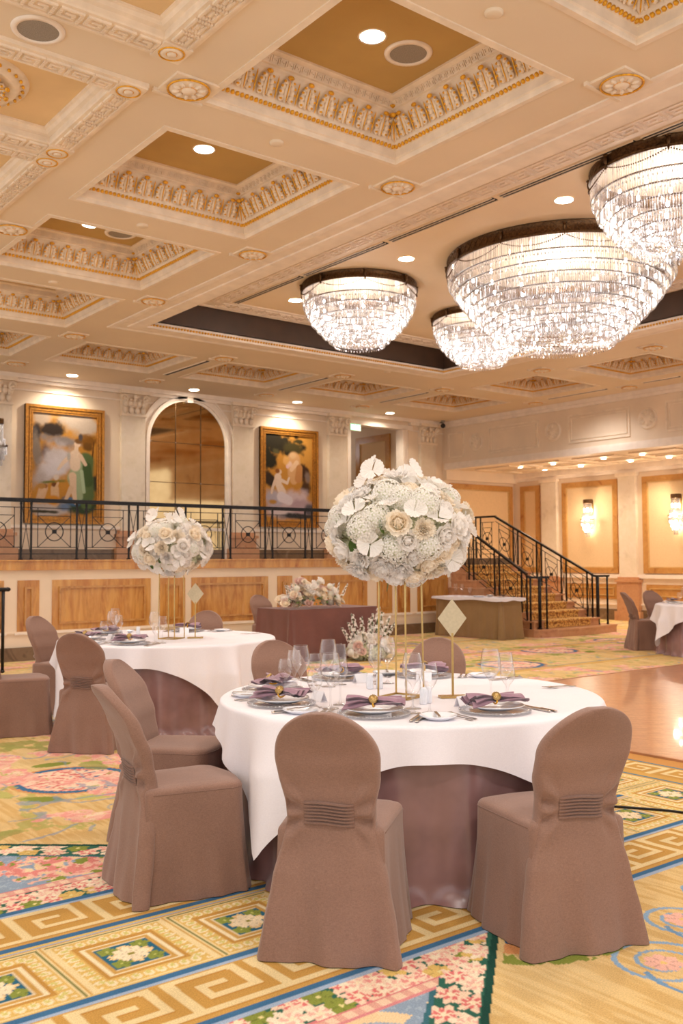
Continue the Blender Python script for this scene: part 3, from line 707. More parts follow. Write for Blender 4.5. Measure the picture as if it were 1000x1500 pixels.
def npmesh(name,V,F,Cc,mat):
    me=bpy.data.meshes.new(name); me.vertices.add(len(V)); me.vertices.foreach_set('co',V.astype(np.float32).ravel())
    me.loops.add(F.size); me.loops.foreach_set('vertex_index',F.astype(np.int32).ravel()); me.polygons.add(len(F)); me.polygons.foreach_set('loop_start',np.arange(0,F.size,4,dtype=np.int32)); me.update(calc_edges=True)
    at=me.color_attributes.new('Col','FLOAT_COLOR','POINT'); at.data.foreach_set('color',np.concatenate([Cc,np.ones((len(Cc),1))],1).astype(np.float32).ravel()); me.materials.append(mat); return me
struct(put('floor',npmesh('floor',np.concatenate(V),np.concatenate(Fc),np.concatenate(CC),M['carpet'])))
mb=MB(); mb.box(6.27,XF-2.2,-3,7.58,-.01,.012); mb.k=1; mb.box(6.24,6.275,-3,7.6,-.01,.016); mb.box(6.24,XF-2.2,7.575,7.61,-.01,.016)
struct(mb.build('dance_floor',[M['parquet'],M['wood2']]))
# ================================================================== CHAIRS, TABLES, SETTINGS
def interp(z,pts):
    if z<=pts[0][0]: return pts[0][1]
    for (a,x),(b,y) in zip(pts,pts[1:]):
        if z<=b:
            t=(z-a)/(b-a); t=t*t*(3-2*t)*.5+t*.5; return x+(y-x)*t
    return pts[-1][1]
WP=[(0,.272),(.12,.252),(.28,.222),(.42,.188),(.50,.170),(.56,.172),(.66,.193),(.74,.199)]
YPf=[(0,-.060),(.25,-.030),(.5,-.002),(.62,-.022),(.75,-.072),(.925,-.175)]
TPf=[(0,.06),(.45,.07),(.6,.06),(.925,.05)]
def chair_fold(x,z,w):
    d=0; a=abs(x)-.09
    if z<.48: d+=.015*((.48-z)/.48)**.8*sin(x*25+1.2*sin(z*5)+.5)+.006*((.48-z)/.48)*sin(x*52+2+z*3)
    if a>0:
        f=math.exp(-((z-.53)/.10)**2)*min(1,a/.045)
        d+=.021*f*sin(math.atan2(z-.53,a+.045)*9+(1.0 if x>0 else 2.2))
    d-=.010*math.exp(-((z-.53)/.05)**2)*max(0,1-abs(x)/(w+1e-6))*0
    d+=.0035*sin(z*34+x*9)*math.exp(-((abs(x)-w*.85)/.06)**2)*(1 if .3<z<.66 else 0)
    if z>.6: d+=.002*sin(x*17+z*23)
    return d
def backrest_mb():
    mb=MB(); NB,NS,NF=46,6,16; rings=[]
    zs=[.004+.74*i/52 for i in range(53)]+[.744+.178*sin(PI/2*i/16) for i in range(1,17)]
    for z in zs:
        w=interp(z,WP) if z<=.74 else .199*math.sqrt(max(.0,1-((z-.74)/.186)**2))
        w=max(w,.012); yr=interp(z,YPf); t=interp(z,TPf); r=min(t/2,w*.8)
        ring=[]
        for i in range(NB):
            x=-(w-r*.5)+2*(w-r*.5)*i/(NB-1); e=abs(x)/(w)
            ring.append((x,yr-.016*(1-e*e)-chair_fold(x,z,w),z))
        for i in range(1,NS):
            a=-PI/2+PI*i/NS; ring.append((w-r*.5+r*.5*cos(a),yr+t/2+t/2*sin(a),z))
        for i in range(NF):
            x=(w-r*.5)*(1-2*i/(NF-1)); ring.append((x,yr+t-.004*(1-(x/w)**2),z))
        for i in range(1,NS):
            a=PI/2+PI*i/NS; ring.append((-(w-r*.5)+r*.5*cos(a),yr+t/2+t/2*sin(a),z))
        rings.append(ring)
    n=len(rings[0]); vs=[p for r in rings for p in r]
    fs=[(j*n+i,j*n+(i+1)%n,(j+1)*n+(i+1)%n,(j+1)*n+i) for j in range(len(rings)-1) for i in range(n)]
    fs.append(tuple((len(rings)-1)*n+i for i in range(n)))
    mb.add(vs,fs,True); return mb
def band_mb():
    mb=MB(); N=7
    def fn(u,v):
        x=-.095+.19*u; z=.487+.088*v; s=abs(sin(PI*N*v)); e=1-(abs(x)/.095)**6
        return (x,interp(z,YPf)-.016*(1-(x/.172)**2)-.002-.013*s*e,z+.004*sin(u*5))
    mb.grid(fn,14,N*8+1); 
    return mb
def seat_mb():
    mb=MB(); out=[]
    def foot():
        P=[]; w0,w1,y0,y1,r=.200,.222,.0,.455,.07
        for i in range(12): P.append((-w0+2*w0*i/12,y0))
        for i in range(14): t=i/14; P.append((w0+(w1-w0)*t,y0+(y1-r-y0)*t))
        for i in range(8): a=-0+PI/2*i/8; P.append((w1-r+r*cos(a),y1-r+r*sin(a)))
        for i in range(16): P.append((w1-r-2*(w1-r)*i/16,y1+.02*sin(PI*i/16)))
        for i in range(8): a=PI/2+PI/2*i/8; P.append((-w1+r+r*cos(a),y1-r+r*sin(a)))
        for i in range(14): t=1-i/14; P.append((-(w0+(w1-w0)*t),y0+(y1-r-y0)*t))
        return P
    F=foot(); n=len(F); cx,cy=0,.23; rings=[]
    for s,z in((.02,.487),(.4,.487),(.75,.484),(.9,.480),(.965,.474),(.99,.466),(1,.455)): rings.append([(cx+(x-cx)*s,cy+(y-cy)*s,z) for x,y in F])
    for k in range(1,16):
        z=.455-(.451)*k/15; q=k/15; ring=[]
        for i,(x,y) in enumerate(F):
            dx,dy=x-cx,(y-cy); L=math.hypot(dx,dy); dx/=L;dy/=L
            p=i/n; f=(.009*sin(p*TAU*7+.8)+.006*sin(p*TAU*15+2)+.004*sin(p*TAU*26))*q
            cf=.012*q*(math.exp(-((p-.39)/.02)**2)+math.exp(-((p-.73)/.02)**2))
            o=.035*q**1.1+f+cf-.006*sin(PI*q)
            ring.append((x+dx*o,max(y+dy*o,-.0),z))
        rings.append(ring)
    vs=[p for r in rings for p in r]; fs=[(j*n+i,j*n+(i+1)%n,(j+1)*n+(i+1)%n,(j+1)*n+i) for j in range(len(rings)-1) for i in range(n)]; fs.append(tuple(range(n)))
    mb.add(vs,fs,True)
    return mb
seat_me=seat_mb().mesh('seat_cover',M['linen']); back_me=backrest_mb().mesh('backrest_cover',M['linen']); band_me=band_mb().mesh('pleated_band',M['linen_band'])
pip=MB(); 
pip.tube([(-.201,.03,.455)]+[(-.201-.021*t,.03+.36*t,.4555) for t in(.3,.6,1)]+[(-.222+.07-.07*cos(a),.385+.07*sin(a),.4555) for a in(.4,.8,1.2,PI/2)]+[(x,.457+.018*cos(x*7),.4555) for x in(-.08,0,.08)]+[(.222-.07+.07*cos(a),.385+.07*sin(a),.4555) for a in(PI/2,1.2,.8,.4)]+[(.222-.021*t,.39-.36*t,.4555) for t in(0,.4,.7,1)],.0022,5)
pip_me=pip.mesh('seat_piping',M['linen_band'])
def chair(label,x,y,face,group):
    t=thing('banquet_chair',label,'chair',(x,y,0),rad(face-90),group)
    put('seat_cover',seat_me,t); b=put('backrest_cover',back_me,t); put('pleated_band',band_me,b); put('seat_piping',pip_me,t); return t
T1=Vector((3.44,3.82,0)); T2=Vector((4.26,8.06,0)); T3=Vector((13.8,8.1,0)); TR=.962; TH=.755
def pol(c,deg,r): return Vector((c.x+r*cos(rad(deg)),c.y+r*sin(rad(deg)),0))
G1='slip-covered chairs around the near round table'
p=pol(T1,172.5,1.50); chair('taupe slip-covered chair left of the near round table, seen from its side',p.x,p.y,-10,G1)
p=pol(T1,216.9,1.55); chair('taupe slip-covered chair with its back to us at front centre',p.x,p.y,41,G1)
p=pol(T1,253,1.51); chair('taupe slip-covered chair at front right, back angled to the camera',p.x,p.y,71,G1)
p=pol(T1,133,1.50); chair('taupe chair just behind the left side-on chair, facing the near table',p.x,p.y,-47,G1)
p=pol(T1,81,1.56); chair('taupe chair at the far side of the near table, left of the gold stand',p.x,p.y,-99,G1)
p=pol(T1,41,1.53); chair('taupe chair at the far side of the near table, behind the gold stand',p.x,p.y,221,G1)
G2='slip-covered chairs around the second round table'
p=pol(T2,217,1.52); chair('taupe chair showing its pleated back at the second round table',p.x,p.y,40,G2)
p=pol(T2,169,1.55); chair('taupe chair cut by the left edge of the picture, only its seat showing',p.x,p.y,-11,G2)
p=pol(T2,115,1.50); chair('taupe chair facing right, farthest left behind the second round table',p.x,p.y,-60,G2)
p=pol(T2,47,1.46); chair('taupe chair on the far side of the second table, before the marble panel',p.x,p.y,227,G2)
G3='slip-covered chairs around the far right table'
chair('small distant taupe chair side-on at the far right table, nearest the stairs',13.35,9.42,-38,G3)
chair('distant taupe chair behind the far right table by the marble pedestal',14.25,9.6,-105,G3)
chair('distant taupe chair at the right picture edge in front of the far table',12.78,6.85,50,G3)
chair('taupe chair standing behind the mauve sweetheart table',8.4,12.75,-90,None)
# ---- tables
def cloth_mb(R,S,cdeg,h,amp=.045,seed=0,corner=.0):
    rs=np.random.default_rng(seed); ph=rs.random(6)*TAU; NA,NR=288,46; mb=MB()
    def fn(u,v):
        th=TAU*u; q=((th-rad(cdeg)+PI/4)%(PI/2))-PI/4
        ext=S/2/max(abs(cos(q-PI/4)),abs(cos(q+PI/4)))
        ext=min(ext,S/2*1.405)
        r=v*ext if v<.5 else None
        # radial spacing: first 12 rings inside R
        vi=v*(NR-1)
        if vi<=12: r=R*(vi/12)
        else: r=R+(ext-R)*((vi-12)/(NR-13))
        if r<=R: return (r*cos(th),r*sin(th),h)
        s=r-R; rb=.018; sm=rb*PI/2
        if s<sm: a=s/rb; o=rb*sin(a); dz=rb*(1-cos(a))
        else: o=rb; dz=rb+(s-sm)
        tot=ext-R
        k=min(1,dz/.25); fo=(sin(9*th+ph[0])*.45+sin(15*th+ph[1])*.5+sin(23*th+ph[2])*.35)*amp*k*(.85+dz)
        # cascade folds near the hanging corners
        cf=math.exp(-(q/.22)**2)*.05*min(1,dz/.5)*sin(q*20)
        o+=.07*dz*dz+max(fo+cf,-.03*k)+.032*k
        z=max(h-dz*.985,.006)
        return ((R+o)*cos(th),(R+o)*sin(th),z)
    mb.grid(fn,NA,NR,cu=True); return mb
def skirt_mb(R,h,seed,n=(13,21,34)):
    rs=np.random.default_rng(seed); ph=rs.random(6)*TAU; mb=MB()
    def fn(u,v):
        th=TAU*u; q=1-v
        if v>.97: return (R*(1-(v-.97)/.03*.25)*cos(th),R*(1-(v-.97)/.03*.25)*sin(th),h)
        z=h*(v/.97); d=1-z/h
        f=(sin(n[0]*th+ph[0]+1.2*sin(3*th))*.5+sin(n[1]*th+ph[1])*.45+sin(n[2]*th+ph[2])*.25)
        r=R+.02*d+.038*d**.9*f+(.03*max(0,(.06-z)/.06)*(1+.8*sin(29*th)))
        return (r*cos(th),r*sin(th),max(z,.004))
    mb.grid(fn,420,34,cu=True); return mb
def round_table(c,label,clabel,slabel,cdeg,S,seed,drop_amp=.05):
    t=thing('round_table',label,'table',(c.x,c.y,0))
    m=MB(); m.lathe([(0,TH-.03),(TR-.03,TH-.03),(TR-.02,TH-.015),(TR-.03,TH-.002),(0,TH-.002)],64); m.build('tabletop',M['wood'],t)
    for k in range(4):
        a=TAU*k/4+.4; m=MB(); m.tube([(.5*cos(a),.5*sin(a),.0),(.42*cos(a),.42*sin(a),TH-.03)],.018,8); m.build('leg',M['iron'],t)
    o=skirt_mb(TR-.02,TH+.0,seed).build('table_skirt_cloth',M['satin'],None,(c.x,c.y,0)); tag(o,slabel,'tablecloth','floor-length satin tablecloths')
    o=cloth_mb(TR+.012,S,cdeg,TH+.005,drop_amp,seed+5).build('tablecloth',M['white_cloth'],None,(c.x,c.y,0)); tag(o,clabel,'tablecloth','white overlay tablecloths')
round_table(T1,'near round banquet table hidden under white and mauve cloths','white square overlay cloth with hanging corners on the near round table','mauve satin floor-length cloth under the near white overlay',-170,2.28,1)
round_table(T2,'second round banquet table at left under white and mauve cloths','white overlay cloth on the second round table at left','mauve satin floor-length cloth on the second table at left',-88,2.32,2)
round_table(T3,'far right round banquet table under white and mauve cloths','white overlay cloth on the far right table near the stairs','mauve satin cloth hanging under the far right white overlay',150,2.32,3)
def rect_table(name,label,clabel,x0,x1,y0,y1,h,mat,top_mat=None,pleats=6,amp=.014):
    t=thing(name,label,'table',((x0+x1)/2,(y0+y1)/2,0)); a,b=(x1-x0)/2,(y1-y0)/2
    m=MB(); m.box(-a+.02,a-.02,-b+.02,b-.02,h-.03,h-.004); m.build('tabletop',M['wood'],t)
    for sx in(-1,1):
        for sy in(-1,1): m=MB(); m.tube([(sx*(a-.1),sy*(b-.1),0),(sx*(a-.1),sy*(b-.1),h-.03)],.016,6); m.build('leg',M['iron'],t)
    mb=MB(); per=4*(a+b); n=260
    def pos(s):
        s=(s%1)*per
        if s<2*a: return (-a+s,-b,0,-1,s/(2*a))
        s-=2*a
        if s<2*b: return (a,-b+s,1,0,s/(2*b))
        s-=2*b
        if s<2*a: return (a-s,b,0,1,s/(2*a))
        s-=2*a; return (-a,b-s,-1,0,s/(2*b))
    def fn(u,v):
        x,y,nx,ny,e=pos(u); z=h*v; d=1-v
        cor=math.exp(-(min(e,1-e)/.12)**2)
        f=amp*(sin(u*TAU*17+1)+.6*sin(u*TAU*29+2))*d**.8*(.3+1.6*cor)+.012*d+.03*cor*d*d
        cd=.02*cor*d; return (x+nx*f+(x/a)*cd*.5,y+ny*f+(y/b)*cd*.5,max(z,.006))
    mb.grid(fn,n,16,cu=True); mb.k=0; mb.box(-a-.002,a+.002,-b-.002,b+.002,h-.003,h+.003)
    o=mb.build('tablecloth',mat,None,((x0+x1)/2,(y0+y1)/2,0)); tag(o,clabel,'tablecloth')
    return t
rect_table('sweetheart_table','rectangular sweetheart table under a mauve cloth before the balcony','mauve brown cloth covering the rectangular sweetheart table',7.93,9.55,11.32,12.2,TH,M['drape'])
rect_table('side_table','rectangular side table with beige drape beside the stairs','beige brown drape on the side table beside the stairs',13.08,13.62,12.02,13.72,TH-.012,M['beige_drape'],amp=.02)
m=MB(); m.box(13.03,13.67,11.97,13.77,TH-.008,TH+.002)
def hem(u,v):
    q=u*4; a=.33;b=.91; i=int(q)%4; e=q-int(q)
    x,y=[(-a+2*a*e,-b),(a,-b+2*b*e),(a-2*a*e,b),(-a,b-2*b*e)][i]
    return (13.35+x*(1+.01*v),12.87+y*(1+.01*v),TH-.002-v*(.05+.012*sin(u*40)))
m.grid(hem,64,3,cu=True); tag(m.build('table_runner',M['white_cloth']),'white top cloth lying on the beige side table','tablecloth')
# ---- tableware protos
def charger_me():
    m=MB(); m.lathe([(0,.004),(.10,.004),(.125,.006),(.165,.014),(.167,.010),(.128,.002),(0,.0)],48)
    for k in range(56): a=TAU*k/56; m.ell((.163*cos(a),.163*sin(a),.013),(.0065,.0065,.006),5,4)
    for k in range(40): a=TAU*k/40; m.ell((.145*cos(a),.145*sin(a),.011),(.006,.004,.004),5,3)
    return m.mesh('charger',M['charger'])
def plate_me(r): 
    m=MB(); m.lathe([(0,.006),(r*.58,.006),(r*.66,.010),(r*.97,.020),(r,.0205),(r*.985,.017),(r*.66,.004),(r*.6,.0),(0,.0)],44); return m.mesh('plate',M['china'])
def glass_me(h,R,rim,stem,foot):
    m=MB(); bh=h-stem; pr=[(foot,.0),(foot,.0025),(foot*.5,.005),(.006,.012),(.0042,.03),(.004,stem-.02),(.006,stem-.006)]
    for i in range(13):
        t=i/12; a=t*PI*.5/.62 if t<.62 else PI/2
        r=R*sin(min(t/.55,1)*PI/2)**.75 if t<.55 else R+(rim-R)*((t-.55)/.45)**1.6
        pr.append((max(r,.008),stem+bh*t))
    m.lathe(pr,24,closed_bot=True); 
    m.tube([(rim*cos(TAU*k/24),rim*sin(TAU*k/24),h) for k in range(25)],.0011,4,False)
    return m.mesh('wine_glass',M['glass'])
GL={'big':glass_me(.262,.050,.038,.108,.040),'mid':glass_me(.228,.039,.032,.104,.036),'small':glass_me(.178,.038,.030,.070,.036)}
CH_ME=charger_me(); PL_ME=plate_me(.135); BP_ME=plate_me(.085)
def napkin_me():
    m=MB()
    for L,(ph,zz) in enumerate(((0,.0),(1.3,.010),(2.4,.019))):
        def fn(u,v,L=L,ph=ph,zz=zz):
            x=(u-.5)*2; ax=abs(x); w=.016+.078*ax**.85*(1-.12*L); y=(v-.5)*2*w
            z=.008+zz+.020*ax*(.6+.4*sin(ph+x*2))+.010*sin(v*PI*3+ph+x*1.4)*min(1,ax*2)+.012*(1-ax)
            if x>0: z+=.010*v
            return (x*(.135-.008*L)+.012*sin(v*4+ph)*ax,y,z)
        m.grid(fn,26,14)
        m.grid(lambda u,v,fn=fn:tuple(Vector(fn(u,v))-Vector((0,0,.004))),26,14,flip=True)
    return m.mesh('napkin',M['napkin'])
NAP=napkin_me()
def ring_mes():
    m=MB(); m.tube([(0,.030*cos(a),.022+.017*sin(a)) for a in [TAU*k/20 for k in range(21)]],.0045,6,False)
    j=MB(); j.lathe([(0,.014),(.010,.013),(.02,.008),(.023,.003),(.022,0),(0,0)],18,(0,0,.049))
    for r,n in((.018,14),(.010,8)):
        for k in range(n): j.ell((r*cos(TAU*k/n),r*sin(TAU*k/n),.049+.012 if r<.015 else .058),(.0035,.0035,.0035),5,4)
    
    Rx=Matrix.Translation((0,-.018,.040))@Matrix.Rotation(rad(48),4,'X')@Matrix.Translation((0,0,-.049)); j.v=[tuple(Rx@Vector(v)) for v in j.v]
    return m.mesh('ring_band',M['gold']),j.mesh('jewelled_disc',M['brass'])
RB,RJ=ring_mes()
def fork_me():
    m=MB(); m.bar((0,-.10,.004),(0,.03,.006),.006,.003); m.bar((0,-.105,.004),(0,-.06,.004),.013,.004); m.bar((0,.03,.006),(0,.05,.006),.02,.003)
    for k in range(4): x=-.009+.006*k; m.bar((x,.045,.006),(x,.095,.009),.0026,.002)
    return m.mesh('fork',M['silver'])
def knife_me():
    m=MB(); m.bar((0,-.11,.005),(0,-.01,.005),.014,.006); m.bar((0,-.012,.004),(0,.115,.004),.017,.002); m.ell((0,-.11,.005),(.009,.012,.004),8,5); return m.mesh('knife',M['silver'])
FK,KN=fork_me(),knife_me()
def card_me():
    m=MB(); m.add([(-.045,-.02,0),(.045,-.02,0),(.045,0,.05),(-.045,0,.05),(-.045,.02,0),(.045,.02,0)],[(0,1,2,3),(3,2,5,4)],False); m.add([(-.045,-.0205,0),(.045,-.0205,0),(.045,0,.0505),(-.045,0,.0505),(-.045,.0205,0),(.045,.0205,0)],[(3,2,1,0),(4,5,2,3)],False); return m.mesh('place_card',M['card'])
M['card']=plain('white_card',(244,242,246),.6,vary=.01)
CARD=card_me()
TZ=TH+.006
def lay(c,deg,where,near,glasses,nap_rot=0,nap=True,card=True,bread=True,cutlery=True,table='near table',rr=.745,detail=True):
    """one place setting at angle deg; where = words that single it out"""
    o=Vector((cos(rad(deg)),sin(rad(deg)),0)); f=-o; rt=Vector((f.y,-f.x,0))
    at=lambda r,t,z=TZ:Vector((c.x,c.y,0))+o*r+rt*t+Vector((0,0,z)); rz=rad(deg+90)
    z=TZ
    if nap:
        t_=put('charger_plate',CH_ME,None,at(rr,0,z)); tag(t_,'clear beaded glass charger '+where,'charger plate','glass chargers on the tables')
        t_=put('dinner_plate',PL_ME,None,at(rr,0,z+.0145)); tag(t_,'white dinner plate on the glass charger '+where,'plate','dinner plates on the tables')
        t_=put('napkin',NAP,None,at(rr,0,z+.033),(0,0,rz+nap_rot)); tag(t_,'plum napkin gathered in a gold ring '+where,'napkin','plum napkins on the plates')
        r_=thing('napkin_ring','gold napkin ring with jewelled disc '+where,'napkin ring',at(rr,0,z+.033),rz+nap_rot,'gold napkin rings'); put('ring_band',RB,r_); put('jewelled_disc',RJ,r_)
    if bread:
        t_=put('bread_plate',BP_ME,None,at(rr+.03,-.345)); tag(t_,'small bread plate '+where,'plate','bread plates on the tables')
        if detail: t_=put('butter_knife',KN,None,at(rr+.03,-.35,z+.0185),(0,0,rz-.5)); t_.scale=(.8,.65,1); tag(t_,'butter knife across the bread plate '+where,'knife','butter knives')
    if cutlery:
        for k,tt in enumerate((-.215,-.245)): t_=put('fork',FK,None,at(rr+.03+.012*k,tt),(0,0,rz)); tag(t_,('inner' if k==0 else 'outer')+' silver fork '+where,'fork','silver forks')
        for k,tt in enumerate((.205,.232)): t_=put('knife',KN,None,at(rr+.03+.012*k,tt),(0,0,rz)); tag(t_,('inner' if k==0 else 'outer')+' silver knife '+where,'knife','silver dinner knives')
    if card: t_=put('place_card',CARD,None,at(rr-.215,-.02),(0,0,rz+.15)); tag(t_,'white folded place card '+where,'place card','folded place cards')
    for i,(k,r,t) in enumerate(glasses):
        t_=put('wine_glass',GL[k],None,at(r,t)); nm={'big':'large clear wine glass','mid':'medium slender wine glass','small':'small clear wine glass'}[k]
        tag(t_,nm+(' nearest the napkin ' if sum(g[0]==k for g in glasses)>1 and i==[g[0] for g in glasses].index(k) else ' ')+where,'wine glass','wine glasses on the tables')
lay(T1,215,'in front of the front-centre chair','',[('small',.62,.16),('mid',.60,.235),('big',.49,.13)],.1,rr=.72)
lay(T1,262,'at the front right setting','',[('big',.47,.17),('small',.46,.285),('mid',.38,.34)],-.35,rr=.71)
lay(T1,171,'before the left side-on chair','',[('small',.645,.16),('big',.60,.235),('mid',.50,.15)],.5,rr=.745)
lay(T1,131,'at the leftmost setting of the near table','',[('big',.55,.165),('small',.66,.06),('mid',.60,.10)],.0,rr=.745)
lay(T1,81,'at the far left setting of the near table','',[('big',.475,.23),('small',.56,.27),('mid',.52,.13)],.4,rr=.76)
lay(T1,41,'at the far setting behind the gold stand','',[('mid',.37,.24),('big',.41,.175),('small',.48,.26)],.2,rr=.76)
lay(T1,352,'at the unset right place of the near table','',[],nap=False,card=False,bread=False,rr=.80)
W2='on the second table '
lay(T2,217,W2+'before its pleated-back chair','',[('big',.55,.13),('mid',.58,.22),('small',.66,.20)],.0,detail=False)
lay(T2,169,W2+'at its leftmost place','',[('big',.55,.14),('mid',.52,.24),('small',.64,.2)],.3,detail=False)
lay(T2,115,W2+'at its far left place','',[('big',.5,.15)],.2,detail=False)
lay(T2,47,W2+'at its far right place','',[],.1,detail=False)
lay(T2,5,W2+'at its bare right-hand place','',[],nap=False,card=False,bread=False)
lay(T3,120,'on the far right table','',[('big',.55,.14),('small',.62,.22)],.2,card=False,detail=False,cutlery=False)
# shakers
def shaker_me():
    m=MB(); n=12; m.lathe([(.016,0),(.019,.004),(.019,.03),(.0165,.05),(.0175,.075),(.014,.082),(.0,.084)],24,closed_bot=True)
    for k in range(n): a=TAU*k/n; m.tube([(.018*cos(a),.018*sin(a),.006),(.0165*cos(a),.0165*sin(a),.05),(.017*cos(a),.017*sin(a),.074)],.0022,4)
    return m.mesh('shaker',M['china'])
SH=shaker_me()
for (x,y),l in(((3.41,4.11),'left of the white fluted shakers at the table centre left'),((3.455,4.08),'right of the white fluted shakers at the table centre left'),((3.245,3.50),'left white shaker behind the front glasses'),((3.29,3.515),'right white shaker behind the front glasses'),((4.16,8.47),'white shaker on the second table by the glasses'),((13.35,7.75),'white shaker on the far right table')):
    tag(put('salt_shaker',SH,None,(x,y,TZ)),l,'shaker','white shakers')
# side table bits
for (x,y),k,l in(((13.2,13.3),'mid','clear glass on the beige side table, leftmost'),((13.22,13.15),'mid','clear glass on the beige side table, second'),((13.3,13.02),'small','short clear glass on the beige side table')):
    tag(put('wine_glass',GL[k],None,(x,y,TZ)),l,'wine glass','glasses on the side table')
m=MB(); m.lathe([(0,.005),(.04,.006),(.065,.03),(.075,.05),(.07,.05),(.06,.03),(.03,.01),(0,.01)],20); tag(m.build('bowl',M['silver'],None,(13.3,12.5,TZ)),'small silver bowl on the beige side table','bowl')
m=MB(); m.box(-.1,.1,-.07,.07,0,.05); m.box(-.11,.11,-.08,.08,.05,.058); tag(m.build('serving_box',M['glass'],None,(13.4,12.32,TZ)),'clear box on the beige side table near its right end','box')
tag(put('plate',PL_ME,None,(13.25,12.75,TZ)),'white plate on the beige side table','plate')
# gold stands and diamond signs
def stand(c,rz,label):
    t=thing('flower_stand',label,'stand',(c[0],c[1],TZ),rz)
    m=MB(); w=.085
    for a,b in(((-w,-w),(w,-w)),((w,-w),(w,w)),((w,w),(-w,w)),((-w,w),(-w,-w))): m.bar((a[0],a[1],.004),(b[0],b[1],.004),.012,.008)
    m.build('base_frame',M['brass'],t); m=MB(); m.prism([(-w,-w),(-w+.0,w*.2),(w*.2,-w)],(0,0,.006),(0,0,.002),(1,0,0),(0,1,0)); m.build('base_plate',M['brass'],t)
    for sx in(-1,1):
        for sy in(-1,1): m=MB(); m.bar((sx*w,sy*w,.0),(sx*(w-.006),sy*(w-.006),.62),.007,.007); m.build('rod',M['brass'],t)
    m=MB(); m.box(-w,w,-w,w,.612,.622); m.build('top_tray',M['brass'],t); return t
def sign(c,rz,label):
    t=thing('table_sign',label,'table sign',(c[0],c[1],TZ),rz)
    m=MB(); m.box(-.07,.07,-.035,.035,0,.010); m.build('sign_base',M['brass'],t); m=MB(); m.box(-.0055,.0055,-.004,.004,.01,.33); m.build('sign_stem',M['brass'],t)
    m=MB(); m.prism([(0,.305),(.076,.405),(0,.505),(-.076,.405)],(0,.006,0),(0,-.003,0),(1,0,0),(0,0,1)); m.build('diamond_plate',M['signgold'],t); return t
M['signgold']=plain('matte_pale_gold',(196,180,148),.45,.35,vary=.03,scale=60)
yaw0=rad(51.936-90)
stand((3.325,3.755),rad(16),'tall gold rod stand holding the big white flowers on the near table')
sign((3.52,3.575),yaw0+.12,'pale gold diamond table sign on the near table')
stand((4.21,7.90),rad(30),'gold rod stand holding flowers on the second table')
sign((4.40,7.80),yaw0+.1,'pale gold diamond table sign on the second table')
# ================================================================== FLOWERS
def petal_grid(mb,a,r0,L,w,o0,o1,tw=0,nu=5,nv=5,ruf=0):
    ca,sa=cos(a),sin(a)
    def fn(u,v):
        x=(u-.5)*2; ww=w*(max(0,sin(PI*min(.98,.12+.78*v))))**.6; o=o0+(o1-o0)*v
        r=r0+L*v*sin(o); z=L*v*cos(o)-.10*L*x*x*cos(o)+ruf*sin(x*5+a*3)*v; r-= .25*w*x*x*(1-v*.4)*cos(o)*.8; y=x*ww
        r+=ruf*cos(x*7+a)*v
        return (r*ca-y*sa,r*sa+y*ca,z)
    mb.grid(fn,nu,nv)
def rose_me(mat,seed):
    rs=random.Random(seed); m=MB()
    m.ell((0,0,.4),(.30,.30,.38),10,7)
    for k,(n,r0,L,w,o0,o1) in enumerate(((3,.14,.84,.26,.0,-.45),(4,.24,.88,.36,.05,-.42),(5,.34,.88,.44,.12,-.28),(6,.44,.86,.50,.22,.02),(6,.52,.82,.54,.35,.40),(7,.56,.74,.52,.5,.95))):
        for i in range(n): petal_grid(m,TAU*i/n+k*.7+rs.random()*.3,r0,L*(.95+rs.random()*.1),w,o0,o1+rs.random()*.15,ruf=.015*k)
    return m.mesh('rose',mat)
def peony_me(mat,seed):
    rs=random.Random(seed); m=MB()
    for k in range(6):
        n=7+2*k; t=k/5
        for i in range(n): petal_grid(m,TAU*i/n+k*.5+rs.random()*.4,.06+.16*t,.62+.3*t,.20+.10*t,-.05+t*.5,-.45+t*1.15+rs.random()*.3,nu=5,nv=4,ruf=.07)
    return m.mesh('peony',mat)
def hydrangea_me(seed):
    rs=random.Random(seed); m=MB(); N=95
    for i in range(N):
        z=1-1.35*(i+.5)/N; ph=i*2.39996; r=math.sqrt(max(0,1-z*z)); d=Vector((r*cos(ph),r*sin(ph),z))*(.86+rs.random()*.12)
        n=d.normalized(); t=n.orthogonal().normalized(); b=n.cross(t); a0=rs.random()*TAU
        m.k=0
        for q in range(4):
            a=a0+TAU*q/4; e=t*cos(a)+b*sin(a); f=t*cos(a+PI/2)+b*sin(a+PI/2); s=.17+rs.random()*.03
            m.add([d,d+e*s*.6+f*s*.42+n*.05,d+e*s*1.15+n*.03,d+e*s*.6-f*s*.42+n*.05],[(0,1,2,3)],True)
        m.k=1; m.ell(d+n*.015,(.028,.028,.028),4,3)
    m.k=1; m.ell((0,0,-.05),(.72,.72,.72),10,7)
    return m.mesh('hydrangea',[M['petal_white'],M['petal_green']])
def fan_me(seed):
    """dried white fan-shaped petals on a wire"""
    rs=random.Random(seed); m=MB()
    for q,(a,s) in enumerate(((0,1.0),(2.2,.85),(4.1,.9))):
        ca,sa=cos(a),sin(a)
        def fn(u,v):
            x=(u-.5)*2; an=x*1.0; r=.08+v*s; z=.25*v+.05*sin(u*PI*11)*v+.10*v*v; r*=(1-.10*abs(x)**3+.03*sin(u*40))
            px,py=r*cos(an),r*sin(an); return (px*ca-py*sa,px*sa+py*ca,z+.1*q)
        m.grid(fn,23,5)
    return m.mesh('fan_petals',M['petal_white'])
def leaf_me():
    m=MB(); m.grid(lambda u,v:((u-.5)*.7*sin(PI*min(.97,v+.02))**.8,v*1.2,.15*sin(v*2.5)-.2*(u-.5)**2),5,7); return m.mesh('leaf',M['leaf'])
